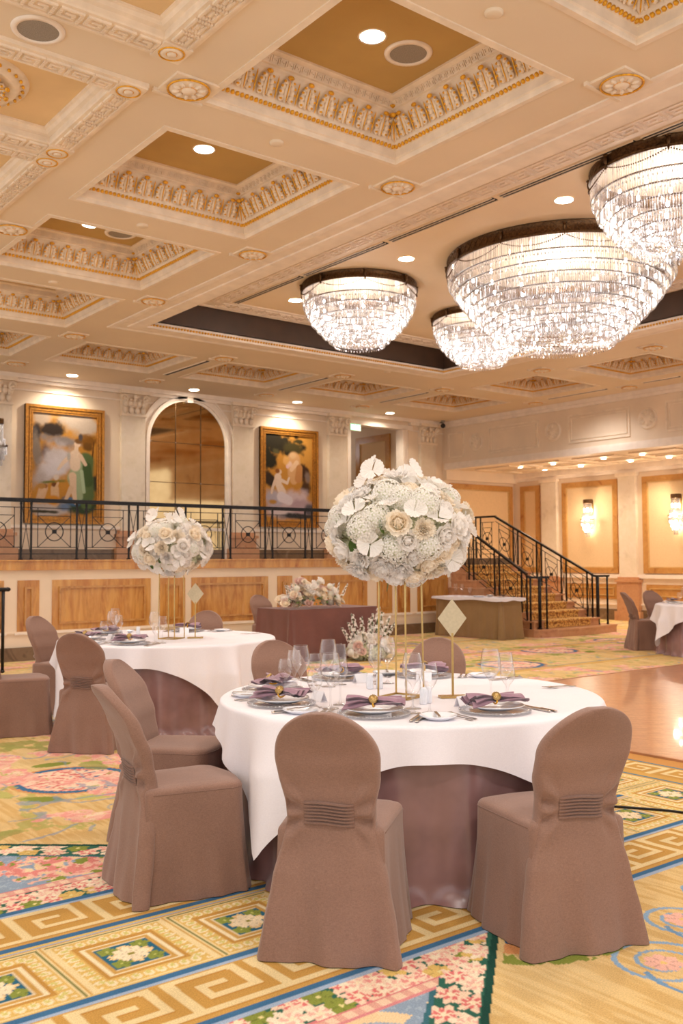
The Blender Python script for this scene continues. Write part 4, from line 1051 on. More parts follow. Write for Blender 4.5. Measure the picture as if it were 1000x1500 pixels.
def stock_me(seed):
    rs=random.Random(seed); m=MB(); m.k=1; m.tube([(0,0,-.3),(.02,0,.5),(0,.03,1)],.02,5); m.k=0
    for i in range(20):
        z=.06+.94*i/19; s=.07*(1-.55*z)+.018; a=i*2.4; r=.11*(1-.75*z)
        for q in range(4):
            petal_grid_c(m,Vector((r*cos(a),r*sin(a),z)),a,s,q)
    return m.mesh('stock_spike',[M['petal_white'],M['stem']])
def petal_grid_c(m,c,a,s,q):
    n=Vector((cos(a),sin(a),.4)).normalized(); t=n.orthogonal().normalized(); b=n.cross(t); e=t*cos(TAU*q/4)+b*sin(TAU*q/4); f=t*cos(TAU*q/4+PI/2)+b*sin(TAU*q/4+PI/2)
    m.add([c,c+e*s*.6+f*s*.5+n*s*.3,c+e*s*1.1+n*s*.3,c+e*s*.6-f*s*.5+n*s*.3],[(0,1,2,3)],True)
ROSE=[rose_me(M['petal_cream'],1),rose_me(M['petal_white'],2),rose_me(M['petal_blush'],3)]; PEO=[peony_me(M['petal_white'],4),peony_me(M['petal_cream'],5)]; HYD=hydrangea_me(6); FAN=[fan_me(7),fan_me(8)]; LEAF_ME=leaf_me(); STK=stock_me(9)
def bloom(name,me,par,p,n,s,rs):
    q=Vector(n).to_track_quat('Z','Y').to_euler(); o=put(name,me,par,p,q,s); o.rotation_euler.rotate_axis('Z',rs.random()*TAU); return o
def core(par,r,seed,name='greenery_core'):
    rs=random.Random(seed); m=MB()
    for i in range(150):
        z=1-2*(i+.5)/150; ph=i*2.39996; q=math.sqrt(1-z*z); d=Vector((q*cos(ph)*r[0],q*sin(ph)*r[1],z*r[2])); n=d.normalized(); t=n.orthogonal().normalized()*.04; b=n.cross(t)
        m.add([d*.9,d+t+n*.01,d*1.0+n*.05+b*.5,d-t+n*.01],[(0,1,2,3)],False)
    m.ell((0,0,0),(r[0]*.86,r[1]*.86,r[2]*.86),14,9)
    m.build(name,M['leafcore'],par)
M['leafcore']=plain('pale_greenery',(200,204,170),.7,vary=.3,scale=40)
def arrangement(label,loc,rx,rz,seed,N=128):
    rs=random.Random(seed); t=thing('flower_arrangement',label,'flowers',loc,rs.random()*0,'tall white flower arrangements'); core(t,(rx*.78,rx*.78,rz*.78),seed)
    for i in range(N):
        z=1-1.97*(i+.5)/N; ph=i*2.39996+seed; q=math.sqrt(max(0,1-z*z)); n=Vector((q*cos(ph)/rx,q*sin(ph)/rx,z/rz)).normalized()
        p=Vector((q*cos(ph)*rx,q*sin(ph)*rx,z*rz))*(.82+.15*rs.random()); k=rs.random()
        if k<.36: bloom('rose',ROSE[[0,1,1,0,1][rs.randrange(5)]],t,p,n,.046+.016*rs.random(),rs)
        elif k<.62: bloom('peony',PEO[rs.randrange(2)],t,p,n,.060+.02*rs.random(),rs)
        elif k<.80: bloom('hydrangea',HYD,t,p*.97,n,.070+.018*rs.random(),rs)
        elif k<.95: bloom('fan_petals',FAN[rs.randrange(2)],t,p*1.08,n+Vector((rs.uniform(-.4,.4),rs.uniform(-.4,.4),.5)),.052+.014*rs.random(),rs)
        else: bloom('leaf',LEAF_ME,t,p*1.0,n.cross(Vector((.3,.2,1))),.07,rs)
    for k in range(7):   # the loose sprig of fan petals standing up on top
        a=k*2.4; p=Vector((-.07+.13*cos(a),.10*sin(a),rz-.03+.015*k)); bloom('fan_petals',FAN[k%2],t,p,(cos(a)*.8-.3,sin(a)*.8-.6,.5),.062,rs)
    m=MB(); 
    for k in range(5): m.tube([(-.05,0,rz-.08),(-.06+.02*k,.0,rz),(-.05+.03*k,.02*(k-2),rz+.05)],.0015,4)
    m.build('stem',M['stem'],t); return t
arrangement('large round arrangement of white roses and hydrangeas on the near gold stand',(3.325,3.755,TZ+.86),.37,.27,3)
arrangement('white flower ball on the gold stand of the second table',(4.21,7.90,TZ+.84),.345,.245,8)
def garland(label,loc,L,seed):
    rs=random.Random(seed); t=thing('flower_garland',label,'flowers',loc,0)
    m=MB()
    for i in range(120):
        p=Vector((rs.uniform(-L,L),rs.uniform(-.14,.14),rs.uniform(.0,.12))); a=rs.random()*TAU; m.add([p,p+Vector((.05*cos(a),.05*sin(a),.03)),p+Vector((.1*cos(a+.3),.1*sin(a+.3),.0)),p+Vector((.05*cos(a+.6),.05*sin(a+.6),.03))],[(0,1,2,3)],False)
    m.build('foliage',M['leaf'],t)
    for i in range(98):
        x=rs.uniform(-L,L); e=x/L; hh=.22+.20*math.exp(-((x+.2)/.16)**2)+.16*math.exp(-((x-.2)/.18)**2); p=Vector((x,rs.uniform(-.15,.13)*(1-.4*abs(e)),rs.uniform(.02,hh)*(1-.55*abs(e)**3))); k=rs.random(); n=Vector((e*.6+rs.uniform(-.3,.3),-.7+rs.uniform(-.3,.3),.6))
        if k<.55: bloom('rose',ROSE[rs.randrange(3)],t,p,n,.046+.018*rs.random(),rs)
        elif k<.75: bloom('peony',PEO[rs.randrange(2)],t,p,n,.055,rs)
        else: bloom('hydrangea',HYD,t,p,n,.05,rs)
    for k in range(8): bloom('stock_spike',STK,t,(-L*.75+rs.random()*.1 if k<4 else L*.6+rs.random()*.2,rs.uniform(-.08,.08),.12),((-.7 if k<4 else .6)*rs.random(),rs.uniform(-.3,.3),1),.22,rs)
    return t
garland('low garland of white and blush roses along the sweetheart table',(8.45,11.53,TZ+.03),.53,21)
t=thing('floor_flowers','white roses and tall stock spikes standing on the carpet beside the sweetheart table','flowers',(9.10,11.0,0),0); rs=random.Random(33)
core(t,(.34,.22,.12),33,'foliage'); t.children[0].location=(0,0,.13) if t.children else None
for i in range(62):
    a=rs.random()*TAU; r=math.sqrt(rs.random()); p=Vector((.38*r*cos(a),.22*r*sin(a)-.03,.08+.26*(1-r*r)+rs.uniform(-.03,.05))); n=Vector((cos(a)*r,-.6+sin(a)*r*.5,.8))
    k=rs.random(); bloom(*(('rose',ROSE[rs.randrange(3)]) if k<.6 else ('peony',PEO[rs.randrange(2)]) if k<.85 else ('hydrangea',HYD)),t,p,n,.055+.015*rs.random(),rs)
for x,lean,s in((-.16,-.30,.46),(-.22,-.5,.36),(.10,.14,.52),(.17,.22,.46),(.05,.05,.42),(-.10,-.18,.40),(.30,.8,.36),(.26,.5,.42),(-.3,-.9,.34),(.0,-.05,.36)):
    bloom('stock_spike',STK,t,(x,rs.uniform(-.06,.06),.24),(lean,rs.uniform(-.2,.1),1),s,rs)
# ================================================================== CHANDELIERS
def chandelier(name,label,c,R,H,tiers,group):
    """tiers: (radius fraction, top z fraction, bottom z fraction) of the drop H"""
    t=thing(name,label,'chandelier',(c[0],c[1],ZR),0,group); rs=random.Random(int(R*100))
    m=MB(); bh=.11*R/.79 if R<1 else .15
    m.lathe([(R-.03,0),(R+.01,0),(R+.02,-.012),(R+.012,-.02),(R+.012,-bh+.02),(R+.022,-bh+.01),(R+.01,-bh),(R-.03,-bh),(R-.03,0)],72)
    n=int(R*60)
    for k in range(n):   # woven relief on the band
        a=TAU*k/n; a2=TAU*(k+1)/n
        m.bar(((R+.013)*cos(a),(R+.013)*sin(a),-bh+.022),((R+.013)*cos(a2),(R+.013)*sin(a2),-.022),.006,.006); m.bar(((R+.013)*cos(a2),(R+.013)*sin(a2),-bh+.022),((R+.013)*cos(a),(R+.013)*sin(a),-.022),.006,.006)
    m.build('bronze_band',M['bronze'],t)
    ns=8 if R<1 else 12
    sw=MB(); cl=MB()
    for k in range(ns):
        a0=TAU*k/ns+.2; a1=TAU*(k+1)/ns+.2; ap=Vector(((R+.025)*cos(a0),(R+.025)*sin(a0),-bh*.55))
        cl=MB(); cl.ell(ap,(.022,.022,.05),7,5); cl.ell(ap+Vector((0,0,-.07)),(.012,.012,.03),6,4); cl.ell(ap+Vector((0,0,.04)),(.03,.03,.015),7,4); cl.build('band_ornament',M['bronze'],t)
        nb=int(R*(a1-a0)/.022)
        for i in range(nb):
            u=i/nb; a=a0+(a1-a0)*u; z=-bh-.02-.62*R/ns*4*u*(1-u)*1.3; sw.ell(((R+.022)*cos(a),(R+.022)*sin(a),z),(.0085,.0085,.0085),5,3)
    sw.build('bead_swag',M['bronze'],t)
    for k,(f,zt,zb) in enumerate(tiers):
        r=R*f; zt=-bh-(H-bh)*zt; zb=-bh-(H-bh)*zb; n=int(TAU*r/.026); m=MB(); w=.0095
        for i in range(n):
            a=TAU*i/n+rs.random()*.004; tw=a+rs.uniform(-.5,.5); ca,sa=cos(a),sin(a); p=Vector((r*ca,r*sa,0)); e=Vector((cos(tw+PI/2),sin(tw+PI/2),0))*w; g=Vector((cos(tw),sin(tw),0))*w*.8; z0=zb+rs.uniform(-.006,.006)
            P=[p-e,p+g,p+e]
            m.add([q+Vector((0,0,zt)) for q in P]+[q+Vector((0,0,z0)) for q in P]+[p+Vector((0,0,z0-.03))],[(0,1,4,3),(1,2,5,4),(3,4,6),(4,5,6)],False)
        # faceted drops under the rods
        for i in range(int(n*.6)):
            a=TAU*i/(int(n*.6)); q=Vector((r*.985*cos(a),r*.985*sin(a),zb-.045)); s=.011; b=a+rs.random()*3
            m.add([q+Vector((0,0,.018))]+[q+Vector((s*cos(b+PI/2*j),s*sin(b+PI/2*j),0)) for j in range(4)]+[q-Vector((0,0,.018))],[(0,1,2),(0,2,3),(0,3,4),(0,4,1),(5,2,1),(5,3,2),(5,4,3),(5,1,4)],False)
        o=m.build('crystal_tier',M['crystal'],t); o['kind']='stuff'
        m=MB(); m.tube([((r+.004)*cos(TAU*i/64),(r+.004)*sin(TAU*i/64),zt) for i in range(65)],.009,6,False); m.build('tier_hoop',M['bronze'],t)
    # underside: rosette of crystals
    m=MB(); r=R*tiers[-1][0]; zb=-H+.015
    N=int(300*R)
    for i in range(N):
        q_=math.sqrt((i+.5)/N)*r*.97; a=i*2.39996; q=Vector((q_*cos(a),q_*sin(a),zb+.04*(q_/r)**2+rs.uniform(-.012,.012))); s=.016
        m.add([q+Vector((0,0,s))]+[q+Vector((s*cos(a+PI/2*j),s*sin(a+PI/2*j),0)) for j in range(4)]+[q-Vector((0,0,s*1.6))],[(0,1,2),(0,2,3),(0,3,4),(0,4,1),(5,2,1),(5,3,2),(5,4,3),(5,1,4)],False)
    o=m.build('crystal_underside',M['crystal'],t); o['kind']='stuff'
    b=MB(); b.ell((0,0,0),(.016,.016,.028),8,6); bm_=b.mesh('bulb',M['bulb'])
    for (f,zt,zb) in tiers[1:]:
        r=R*f*.86; nn=max(4,int(TAU*r/(.30 if R<1 else .42)))
        for i in range(nn):
            a=TAU*i/nn+f*9; put('bulb',bm_,t,(r*cos(a),r*sin(a),-bh-(H-bh)*(zt+zb)/2))
    return t
SM=[(1,0,.25),(.945,.22,.40),(.865,.37,.54),(.765,.51,.66),(.66,.63,.77),(.55,.74,.87),(.45,.84,.96)]
BG=[(1,0,.17),(.955,.15,.28),(.90,.26,.39),(.84,.37,.50),(.77,.48,.60),(.70,.58,.70),(.63,.68,.79),(.555,.77,.88),(.48,.86,.97)]
CHG='small tiered crystal chandeliers'
c1=chandelier('chandelier','small tiered crystal chandelier at left of the recessed ceiling',(8.45,10.36),.79,.86,SM,CHG)
chandelier('chandelier','huge tiered crystal chandelier in the middle of the recessed ceiling',(9.72,7.85),1.42,1.14,BG,None)
_TREE.clear()
dup(c1,'small crystal chandelier partly hidden behind the huge central one',(11.07,10.52,ZR),.6,CHG).scale=(.95,.95,.92)
dup(c1,'bright crystal chandelier cut by the right edge of the picture',(8.34,5.30,ZR),1.1,CHG).scale=(1.01,1.01,1.0)
# ================================================================== DOWNLIGHTS, SPEAKERS, DETECTORS
m=MB(); m.lathe([(.105,.0),(.125,-.006),(.128,0)],32); DLR=m.mesh('trim_ring',M['white']); m=MB(); m.lathe([(0,-.004),(.106,-.004)],28); DLL=m.mesh('lens',M['downlight'])
def downlight(label,x,y,z,s=1,g='recessed downlights'):
    t=thing('downlight',label,'downlight',(x,y,z),0,g); put('trim_ring',DLR,t); put('lens',DLL,t); t.scale=(s,s,1)
for (x,y),w in zip([(4.46,2.9),(4.447,5.28),(4.443,7.73),(4.43,10.29),(4.43,12.7)],('nearest coffer out of the picture top','large coffer at the top of the picture','second coffer down','third coffer down','fourth coffer down, mostly hidden')):
    if y>4: downlight('round downlight inside the '+w,x,y,ZC+.432,.85)
for (x,y),w in zip(((8.18,6.53),(8.18,9.07),(8.19,11.54)),('right of the huge chandelier','left of the huge chandelier','left of the small left chandelier')): downlight('bright round downlight in the recessed ceiling '+w,x,y,ZR-.001,.9)
for x,w in zip((6.93,9.47,12.0,14.65),('over the painting of the standing woman','over the arched mirror','over the painting of the reclining figure','over the corridor opening')): downlight('wall-washing downlight '+w,x,16.86,ZC-.001,.9)
AL=[(17.79,15.66,'farthest left of the front row'),(18.8,15.75,'farthest left of the back row'),(17.79,14.65,'second in the front row'),(18.75,14.6,'second in the back row'),(17.76,13.2,'third in the front row'),(18.75,13.2,'third in the back row'),(17.75,12.2,'fourth in the front row'),(18.72,12.18,'fourth in the back row')]
for x,y,w in AL: downlight('small alcove ceiling downlight, '+w,x,y,ZA-.03,.55)
m=MB(); m.lathe([(.155,0),(.158,-.014),(.20,-.012),(.205,0)],40); m.k=1; m.lathe([(0,-.010),(.157,-.008)],32); m.k=0; SPM=m.mesh('ceiling_speaker',[M['white'],M['grille']])
for (x,y,z,s),l in zip(((4.81,5.29,ZC+.432,.9),(4.83,10.35,ZC+.432,.9),(2.19,5.93,ZC-.001,.83)),('round white ceiling speaker beside the downlight in the large top coffer','round ceiling speaker inside the third coffer down','round grey ceiling speaker between the greek key panels')):
    tag(put('ceiling_speaker',SPM,None,(x,y,z),None,(s,s,1)),l,'ceiling speaker','round ceiling speakers')
m=MB(); m.lathe([(.06,0),(.06,-.012),(.045,-.02),(0,-.021)],24); SMK=m.mesh('smoke_detector',M['ceiling'])
for (x,y),l in zip(((4.35,6.39),(4.37,4.01),(4.36,8.83),(4.40,11.31),(11.38,13.16)),('below the large top coffer','at the top right between two coffers','between the second and third coffers','between the third and fourth coffers','near the recess edge before the balcony')): tag(put('smoke_detector',SMK,None,(x,y,ZC)),'flat round ceiling disc '+l,'ceiling disc','flat ceiling discs')
for i,(a,b) in enumerate(((3.4,5.1),(5.18,6.86),(6.95,8.65),(8.74,10.42),(10.5,12.22))):
    t=thing('ceiling_vent','long slotted air vent in the recessed ceiling, '+('nearest the camera','above the right-edge chandelier','beside the huge chandelier','between huge and small left chandeliers','farthest, beside the small left chandelier')[i],'ceiling vent',(7.545,(a+b)/2,ZR),0,'slot vents along the recess'); L=(b-a)/2
    m=MB()
    m.box(-.045,.045,-L,L,-.010,0); m.build('vent_slot',M['dark'],t)
    m=MB()
    for x in(-.048,.0,.048): m.box(x-.006,x+.006,-L,L,-.016,-.002)
    m.build('vent_blade',M['cream_c'],t)
# ================================================================== PAINTINGS
class Cv:
    def __init__(s,w,h,n): s.nx=int(n*w/h);s.ny=n; s.U,s.V=np.meshgrid(np.linspace(0,1,s.nx),np.linspace(0,1,n)); s.P=Paint(s.U,s.V); s.as_=w/h
    def soft(s,m,c,a=1): s.P.fill(np.clip(m,0,1),C(*c),a)
    def blob(s,x,y,rx,ry,c,soft=.25,rot=0,rough=.0,seed=0,a=1):
        dx=(s.U-x)*s.as_;dy=s.V-y; cr,sr=cos(rot),sin(rot); X=dx*cr+dy*sr;Y=-dx*sr+dy*cr; d=np.hypot(X/(rx),Y/(ry))
        if rough: d=d+rough*(vnoise(s.U*s.as_,s.V,9,seed,4)-.5)*2
        s.soft(1-sstep(d,1-soft,1+soft*.4),c,a)
    def limb(s,pts,r,c,soft=.3,a=1):
        best=None
        for (x0,y0,r0),(x1,y1,r1) in zip([p+(q,) for p,q in zip(pts,r)],[p+(q,) for p,q in zip(pts[1:],r[1:])]):
            ax,ay=x0*s.as_,y0;bx,by=x1*s.as_,y1; px=s.U*s.as_-ax;py=s.V-ay; vx,vy=bx-ax,by-ay; t=np.clip((px*vx+py*vy)/(vx*vx+vy*vy),0,1)
            d=np.hypot(px-vx*t,py-vy*t)/(r0+(r1-r0)*t); best=d if best is None else np.minimum(best,d)
        s.soft(1-sstep(best,1-soft,1.05),c,a)
def painting(name,label,x0,x1,z0,z1,paint):
    t=thing(name,label,'painting',((x0+x1)/2,YB,z0)); w,h=x1-x0,z1-z0
    f=MB(); 
    for b,d,o in((.13,.05,0),(.05,.09,.0),(.03,.07,.075),(.02,.06,.12)): f.frame((-w/2+o,0,o),(1,0,0),(0,0,1),(0,-1,0),w-2*o,h-2*o,b,d)
    f.build('gilt_frame',M['frame_gold'],t)
    cv=Cv(w-.26,h-.26,230); paint(cv); ny,nx=cv.U.shape
    V_=np.stack([(cv.U-.5)*(w-.26),np.full_like(cv.U,-.03),.13+cv.V*(h-.26)],-1).reshape(-1,3); i=np.arange(nx*ny).reshape(ny,nx); F_=np.stack([i[:-1,:-1],i[:-1,1:],i[1:,1:],i[1:,:-1]],-1).reshape(-1,4)
    put('canvas',npmesh('canvas',V_,F_,np.clip(cv.P.c.reshape(-1,3)**1.12*.86,0,1),M['canvas']),t)
    m=MB(); m.box(-w/2+.12,w/2-.12,-.025,-.005,.12,h-.12); m.build('backing_board',M['wood'],t)
def paint1(c):
    n=vnoise(c.U*c.as_,c.V,5,81,4); c.soft(np.ones_like(c.U),(206,150,66)); c.soft(sstep(n,.4,.6),(190,136,60),.5)
    c.blob(.7,.93,.30,.12,(196,180,164),.5,-.2,.5,1); c.blob(.15,.95,.1,.1,(190,170,150),.5); c.blob(.08,.80,.07,.09,(70,66,70),.5,0,.6,2)
    c.blob(.28,.84,.17,.09,(66,54,46),.35,.15,.6,3); c.blob(.45,.74,.2,.06,(150,140,136),.5,-.1,.5,4); c.blob(.08,.62,.05,.2,(150,136,124),.5,.1,.4,5)
    c.blob(.22,.6,.07,.12,(118,100,98),.5,0,.5,6); c.blob(.4,.60,.16,.16,(206,196,196),.6,.4,.6,7); c.blob(.22,.42,.24,.10,(196,184,180),.6,.6,.5,8); c.blob(.35,.5,.16,.14,(222,216,220),.6,.8,.6,10)
    c.blob(.88,.75,.09,.07,(140,96,36),.5,0,.8,9); c.limb([(.86,.28),(.93,.6),(.95,.75)],[.008,.010,.006],(110,70,30)); c.blob(.86,.7,.05,.04,(124,86,34),.5,0,.7,12); c.blob(.95,.33,.06,.09,(72,66,52),.4,0,.7,13)
    c.blob(.28,.07,.3,.08,(206,196,190),.5,0,.5,14); c.blob(.75,.12,.24,.1,(66,84,56),.4,0,.6,15); c.blob(.62,.15,.12,.05,(84,120,160),.5,0,.5,16); c.blob(.2,.045,.2,.02,(70,66,46),.5,0,.8,17); c.blob(.9,.2,.08,.08,(180,130,50),.5)
    c.limb([(.82,.55),(.78,.4),(.82,.22),(.84,.12)],[.10,.12,.11,.06],(104,124,78)); c.limb([(.7,.5),(.66,.38),(.72,.2)],[.06,.09,.05],(170,186,150)); c.limb([(.84,.5),(.86,.35)],[.05,.06],(82,104,62)); c.limb([(.76,.45),(.8,.25)],[.02,.02],(186,204,170))
    c.limb([(.62,.4),(.64,.25),(.67,.14)],[.045,.032,.02],(232,204,176)); c.limb([(.6,.28),(.5,.14)],[.03,.016],(226,196,166))
    c.limb([(.66,.60),(.66,.50)],[.065,.06],(238,216,192)); c.limb([(.60,.60),(.48,.53),(.40,.46)],[.028,.022,.014],(236,212,188)); c.limb([(.74,.6),(.82,.52)],[.026,.02],(234,208,182)); c.limb([(.67,.64),(.68,.7)],[.025,.022],(236,212,188)); c.blob(.69,.715,.036,.032,(238,212,186),.3); c.blob(.71,.745,.045,.03,(132,96,56),.4); c.blob(.74,.785,.026,.04,(92,84,84),.5); c.blob(.56,.59,.02,.05,(190,186,180),.5)
    c.limb([(.18,.27),(.13,.16)],[.05,.045],(226,190,154)); c.limb([(.35,.27),(.36,.14)],[.045,.05],(226,190,150)); c.blob(.33,.16,.08,.05,(216,150,50),.4); c.blob(.20,.29,.03,.026,(150,100,60),.4); c.blob(.34,.31,.03,.026,(130,84,50),.4); c.limb([(.35,.25),(.40,.33)],[.018,.012],(226,190,150)); c.blob(.3,.335,.12,.022,(122,128,60),.5,.1,.8,18); c.blob(.15,.29,.05,.03,(196,150,86),.4); c.limb([(.12,.2),(.2,.26)],[.02,.015],(228,194,160)); c.blob(.37,.38,.03,.03,(228,214,200),.4); c.blob(.5,.1,.09,.05,(120,140,170),.5,0,.5,19)
def paint2(c):
    n=vnoise(c.U*c.as_,c.V,5,91,4); c.soft(np.ones_like(c.U),(206,150,70)); c.soft(sstep(n,.4,.6),(220,170,92),.4)
    c.blob(.22,.9,.34,.14,(58,52,38),.3,-.1,.7,1); c.blob(.08,.72,.14,.14,(54,50,36),.35,0,.7,2); c.blob(.55,.86,.14,.07,(84,76,46),.4,0,.8,3); c.blob(.7,.93,.1,.03,(76,70,44),.4,0,.8,4)
    c.blob(.80,.58,.09,.10,(84,58,40),.4,0,.6,5); c.blob(.83,.42,.07,.12,(92,66,44),.4,0,.6,6); c.blob(.9,.5,.05,.08,(150,130,120),.5,0,.6,7); c.blob(.08,.48,.10,.1,(70,56,46),.4,0,.6,8); c.blob(.22,.8,.06,.04,(96,90,60),.5,0,.8,22)
    c.blob(.5,.14,.36,.14,(206,184,186),.5,0,.4,9); c.blob(.6,.26,.22,.12,(222,200,202),.5,.2,.4,10); c.blob(.75,.17,.2,.09,(196,170,176),.5,0,.4,11); c.blob(.18,.27,.12,.12,(196,186,196),.5,0,.4,12); c.blob(.3,.1,.2,.06,(226,212,212),.5,0,.4,13); c.blob(.7,.06,.3,.04,(72,70,70),.5,0,.5,14); c.blob(.95,.14,.08,.08,(110,104,110),.5,0,.5,15)
    c.limb([(.6,.72),(.62,.55),(.6,.48)],[.10,.11,.06],(226,180,130)); c.blob(.58,.76,.05,.04,(232,194,150),.4); c.limb([(.66,.68),(.55,.6)],[.035,.03],(240,206,170)); c.blob(.5,.66,.05,.04,(238,206,186),.4); c.limb([(.72,.62),(.7,.5)],[.05,.06],(206,150,96)); c.blob(.42,.7,.05,.05,(230,180,110),.5,0,.6,16); c.blob(.47,.63,.025,.025,(236,200,196),.4)
    c.limb([(.27,.50),(.28,.42),(.36,.33)],[.055,.05,.06],(240,216,196)); c.limb([(.34,.47),(.46,.44),(.5,.5)],[.024,.02,.014],(240,216,196)); c.blob(.3,.565,.035,.032,(236,206,180),.3); c.blob(.26,.575,.035,.03,(150,96,52),.4); c.limb([(.22,.47),(.16,.38),(.14,.32)],[.024,.02,.016],(238,212,190)); c.limb([(.34,.28),(.5,.24)],[.07,.06],(234,222,226)); c.blob(.16,.22,.06,.03,(196,150,80),.5,0,.6,17)
painting('painting','gilt-framed painting of a standing woman in green among clouds, left of the arch',6.23,7.76,2.17,4.36,paint1)
painting('painting','gilt-framed painting of a pale reclining figure, right of the arched mirror',11.34,12.88,2.19,4.36,paint2)
# ---- arched mirror
t=thing('arched_mirror','tall arched mirror with gold joints and a white surround','mirror',(9.6,YB,ZP)); ra,zs=.865,4.72-.865-ZP
def arch(r,n=24): return [(r,0)]+[(r*cos(a),zs+r*sin(a)) for a in [PI*i/n for i in range(n+1)]]+[(-r,0)]
m=MB(); m.prism(arch(ra),(0,-.012,0),(0,-.02,0),(1,0,0),(0,0,1)); m.build('mirror_glass',M['mirror'],t)
def arch_band(mb,r0,r1,y0,y1):
    A,B=arch(r0),arch(r1); n=len(A); vs=[(x,y0,z) for x,z in A]+[(x,y0,z) for x,z in B]+[(x,y1,z) for x,z in A]+[(x,y1,z) for x,z in B]
    mb.add(vs,[(i,i+1,n+i+1,n+i) for i in range(n-1)]+[(2*n+i,2*n+i+1,3*n+i+1,3*n+i) for i in range(n-1)]+[(i,i+1,2*n+i+1,2*n+i) for i in range(n-1)]+[(n+i,n+i+1,3*n+i+1,3*n+i) for i in range(n-1)],False)
m=MB(); arch_band(m,ra,ra+.06,-.05,-.0); arch_band(m,ra+.05,ra+.10,-.10,-.0); arch_band(m,ra+.10,ra+.2,-.04,0.); arch_band(m,ra+.2,ra+.23,-.07,0.)
m.box(-.07,.07,-.13,0,zs+ra-.03,zs+ra+.16); m.build('arch_moulding',M['white'],t)
m=MB()
for x in(-.29,.29): m.box(x-.008,x+.008,-.04,-.03,0,zs+math.sqrt(ra*ra-x*x))
for z in(.62,1.55,zs+.0): m.box(-ra,ra,-.039,-.031,z-.006,z+.006)
m.build('mirror_joint',M['bronze'],t)
m=MB()
for x in(-.29,.29,-.85,.85):
    for z in(1.55,2.36): m.ell((x,-.045,z),(.016,.012,.016),8,5)
m.build('mirror_stud',M['silver'],t)
# ---- crystal wall sconces
def sconce(label,x,y,z,rz):
    t=thing('wall_sconce',label,'wall sconce',(x,y,z),rz,'crystal wall sconces'); lit=rz!=0     # local -Y points out of the wall
    m=MB(); m.box(-.07,.07,-.04,0,-.1,.5); m.build('back_plate',M['brass'],t)
    m=MB(); m.lathe([(.0,.46),(.115,.46),(.12,.47),(.12,.55),(.115,.56),(0,.56)],20,(0,-.12,0)); m.build('bronze_cap',M['bronze'],t)
    m=MB(); rs=random.Random(5)
    for r,zt,zb in((.10,.46,.16),(.14,.20,.02),(.17,.06,-.08),(.13,-.02,-.18),(.09,-.10,-.28),(.05,-.2,-.36)):
        n=int(TAU*r/.026)
        for i in range(n):
            a=TAU*i/n; p=Vector((r*cos(a),-.14+min(.8*r*sin(a),.12),0)); m.bar(p+Vector((0,0,zt)),p+Vector((0,0,zb+rs.uniform(-.01,.01))),.013,.006)
    o=m.build('crystal_drops',M['crystal'],t); o['kind']='stuff'
    m=MB(); m.tube([(.172*cos(TAU*k/24),-.14+min(.8*.172*sin(TAU*k/24),.12),.06) for k in range(25)],.008,6,False); 
    for k in range(9): a=PI+PI*k/8; m.ell((.18*cos(a),-.14+.14*sin(a),.075),(.012,.012,.02),6,4)
    m.build('bronze_hoop',M['bronze'],t)
    for zz in(.30,.08,-.08,-.2) if lit else (): b=MB(); b.ell((0,-.14,zz),(.035,.035,.05),10,7); b.build('bulb',M['bulb_soft'],t)
M['bulb_soft']=emit('sconce_bulb',(255,228,196),55)
for y,l in((14.85,'crystal wall sconce in the framed panel nearest the stairs'),(12.42,'crystal wall sconce in the framed panel at the right edge'),(10.05,'crystal wall sconce in the panel beyond the right edge')):
    sconce(l,XS,y,2.36,-PI/2) if y>12 else None
sconce('unlit crystal wall sconce on the pilaster at the left edge of the balcony wall',5.66,YB-.1,3.45,0)
# ================================================================== RAILINGS + STAIRS
HR=.91
def bay(mb,P,Q,slope,z0,top):
    """iron infill between two posts: P,Q plan points, slope z rise from P to Q"""
    P=Vector(P);Q=Vector(Q);d=Q-P;L=d.length
    at=lambda u,z:P+d*u+Vector((0,0,slope*u+z))
    for z in(top-.12,.19,.09): mb.bar(at(0,z),at(1,z),.012,.012)
    i0=.10/L if L>.5 else .15
    for u in(i0,1-i0): mb.bar(at(u,.19),at(u,top-.12),.010,.010)
    mb.bar(at(i0,top-.24),at(1-i0,top-.24),.010,.010)
    c,r=.505,.14; zc=(top-.24+.19)/2+.0
    mb.tube([at(.5+r*cos(a)/L,zc+r*sin(a)) for a in[TAU*k/28 for k in range(29)]],.008,6,False)
    mb.obox(at(.5,zc),d.normalized(),Vector((0,0,1)).cross(d.normalized()),(0,0,1),.03,.02,.03)
    for u,z in((i0,.19),(1-i0,.19),(i0,top-.24),(1-i0,top-.24)):
        mb.bar(at(u,z),at(.5,zc),.009,.009)
def xpair(mb,P,Q,slope,top):
    P=Vector(P);Q=Vector(Q);d=Q-P; at=lambda u,z:P+d*u+Vector((0,0,slope*u+z))
    for u0,u1 in((.08,.5),(.92,.5)):
        mb.bar(at(u0,.12),at(u1,top*.53),.008,.008); mb.bar(at(u1,top*.53),at(u0,top-.1),.008,.008)
    for z in(top-.12,.09): mb.bar(at(0,z),at(1,z),.01,.01)
t=thing('balcony_railing','long black iron balcony railing with ringed panels','railing',(0,14.33,ZP))
m=MB(); m.bar((2.0,0,HR),(XSL,0,HR),.055,.04); m.bar((2.0,0,HR-.03),(XSL,0,HR-.03),.03,.02); m.build('handrail',M['iron'],t)
pm_=MB(); pm_.box(-.0125,.0125,-.0125,.0125,0,HR-.02); pm_.box(-.024,.024,-.024,.024,0,.02); pm_.lathe([(.013,HR-.10),(.022,HR-.06),(.013,HR-.02)],8); PM=pm_.mesh('post',M['iron'])
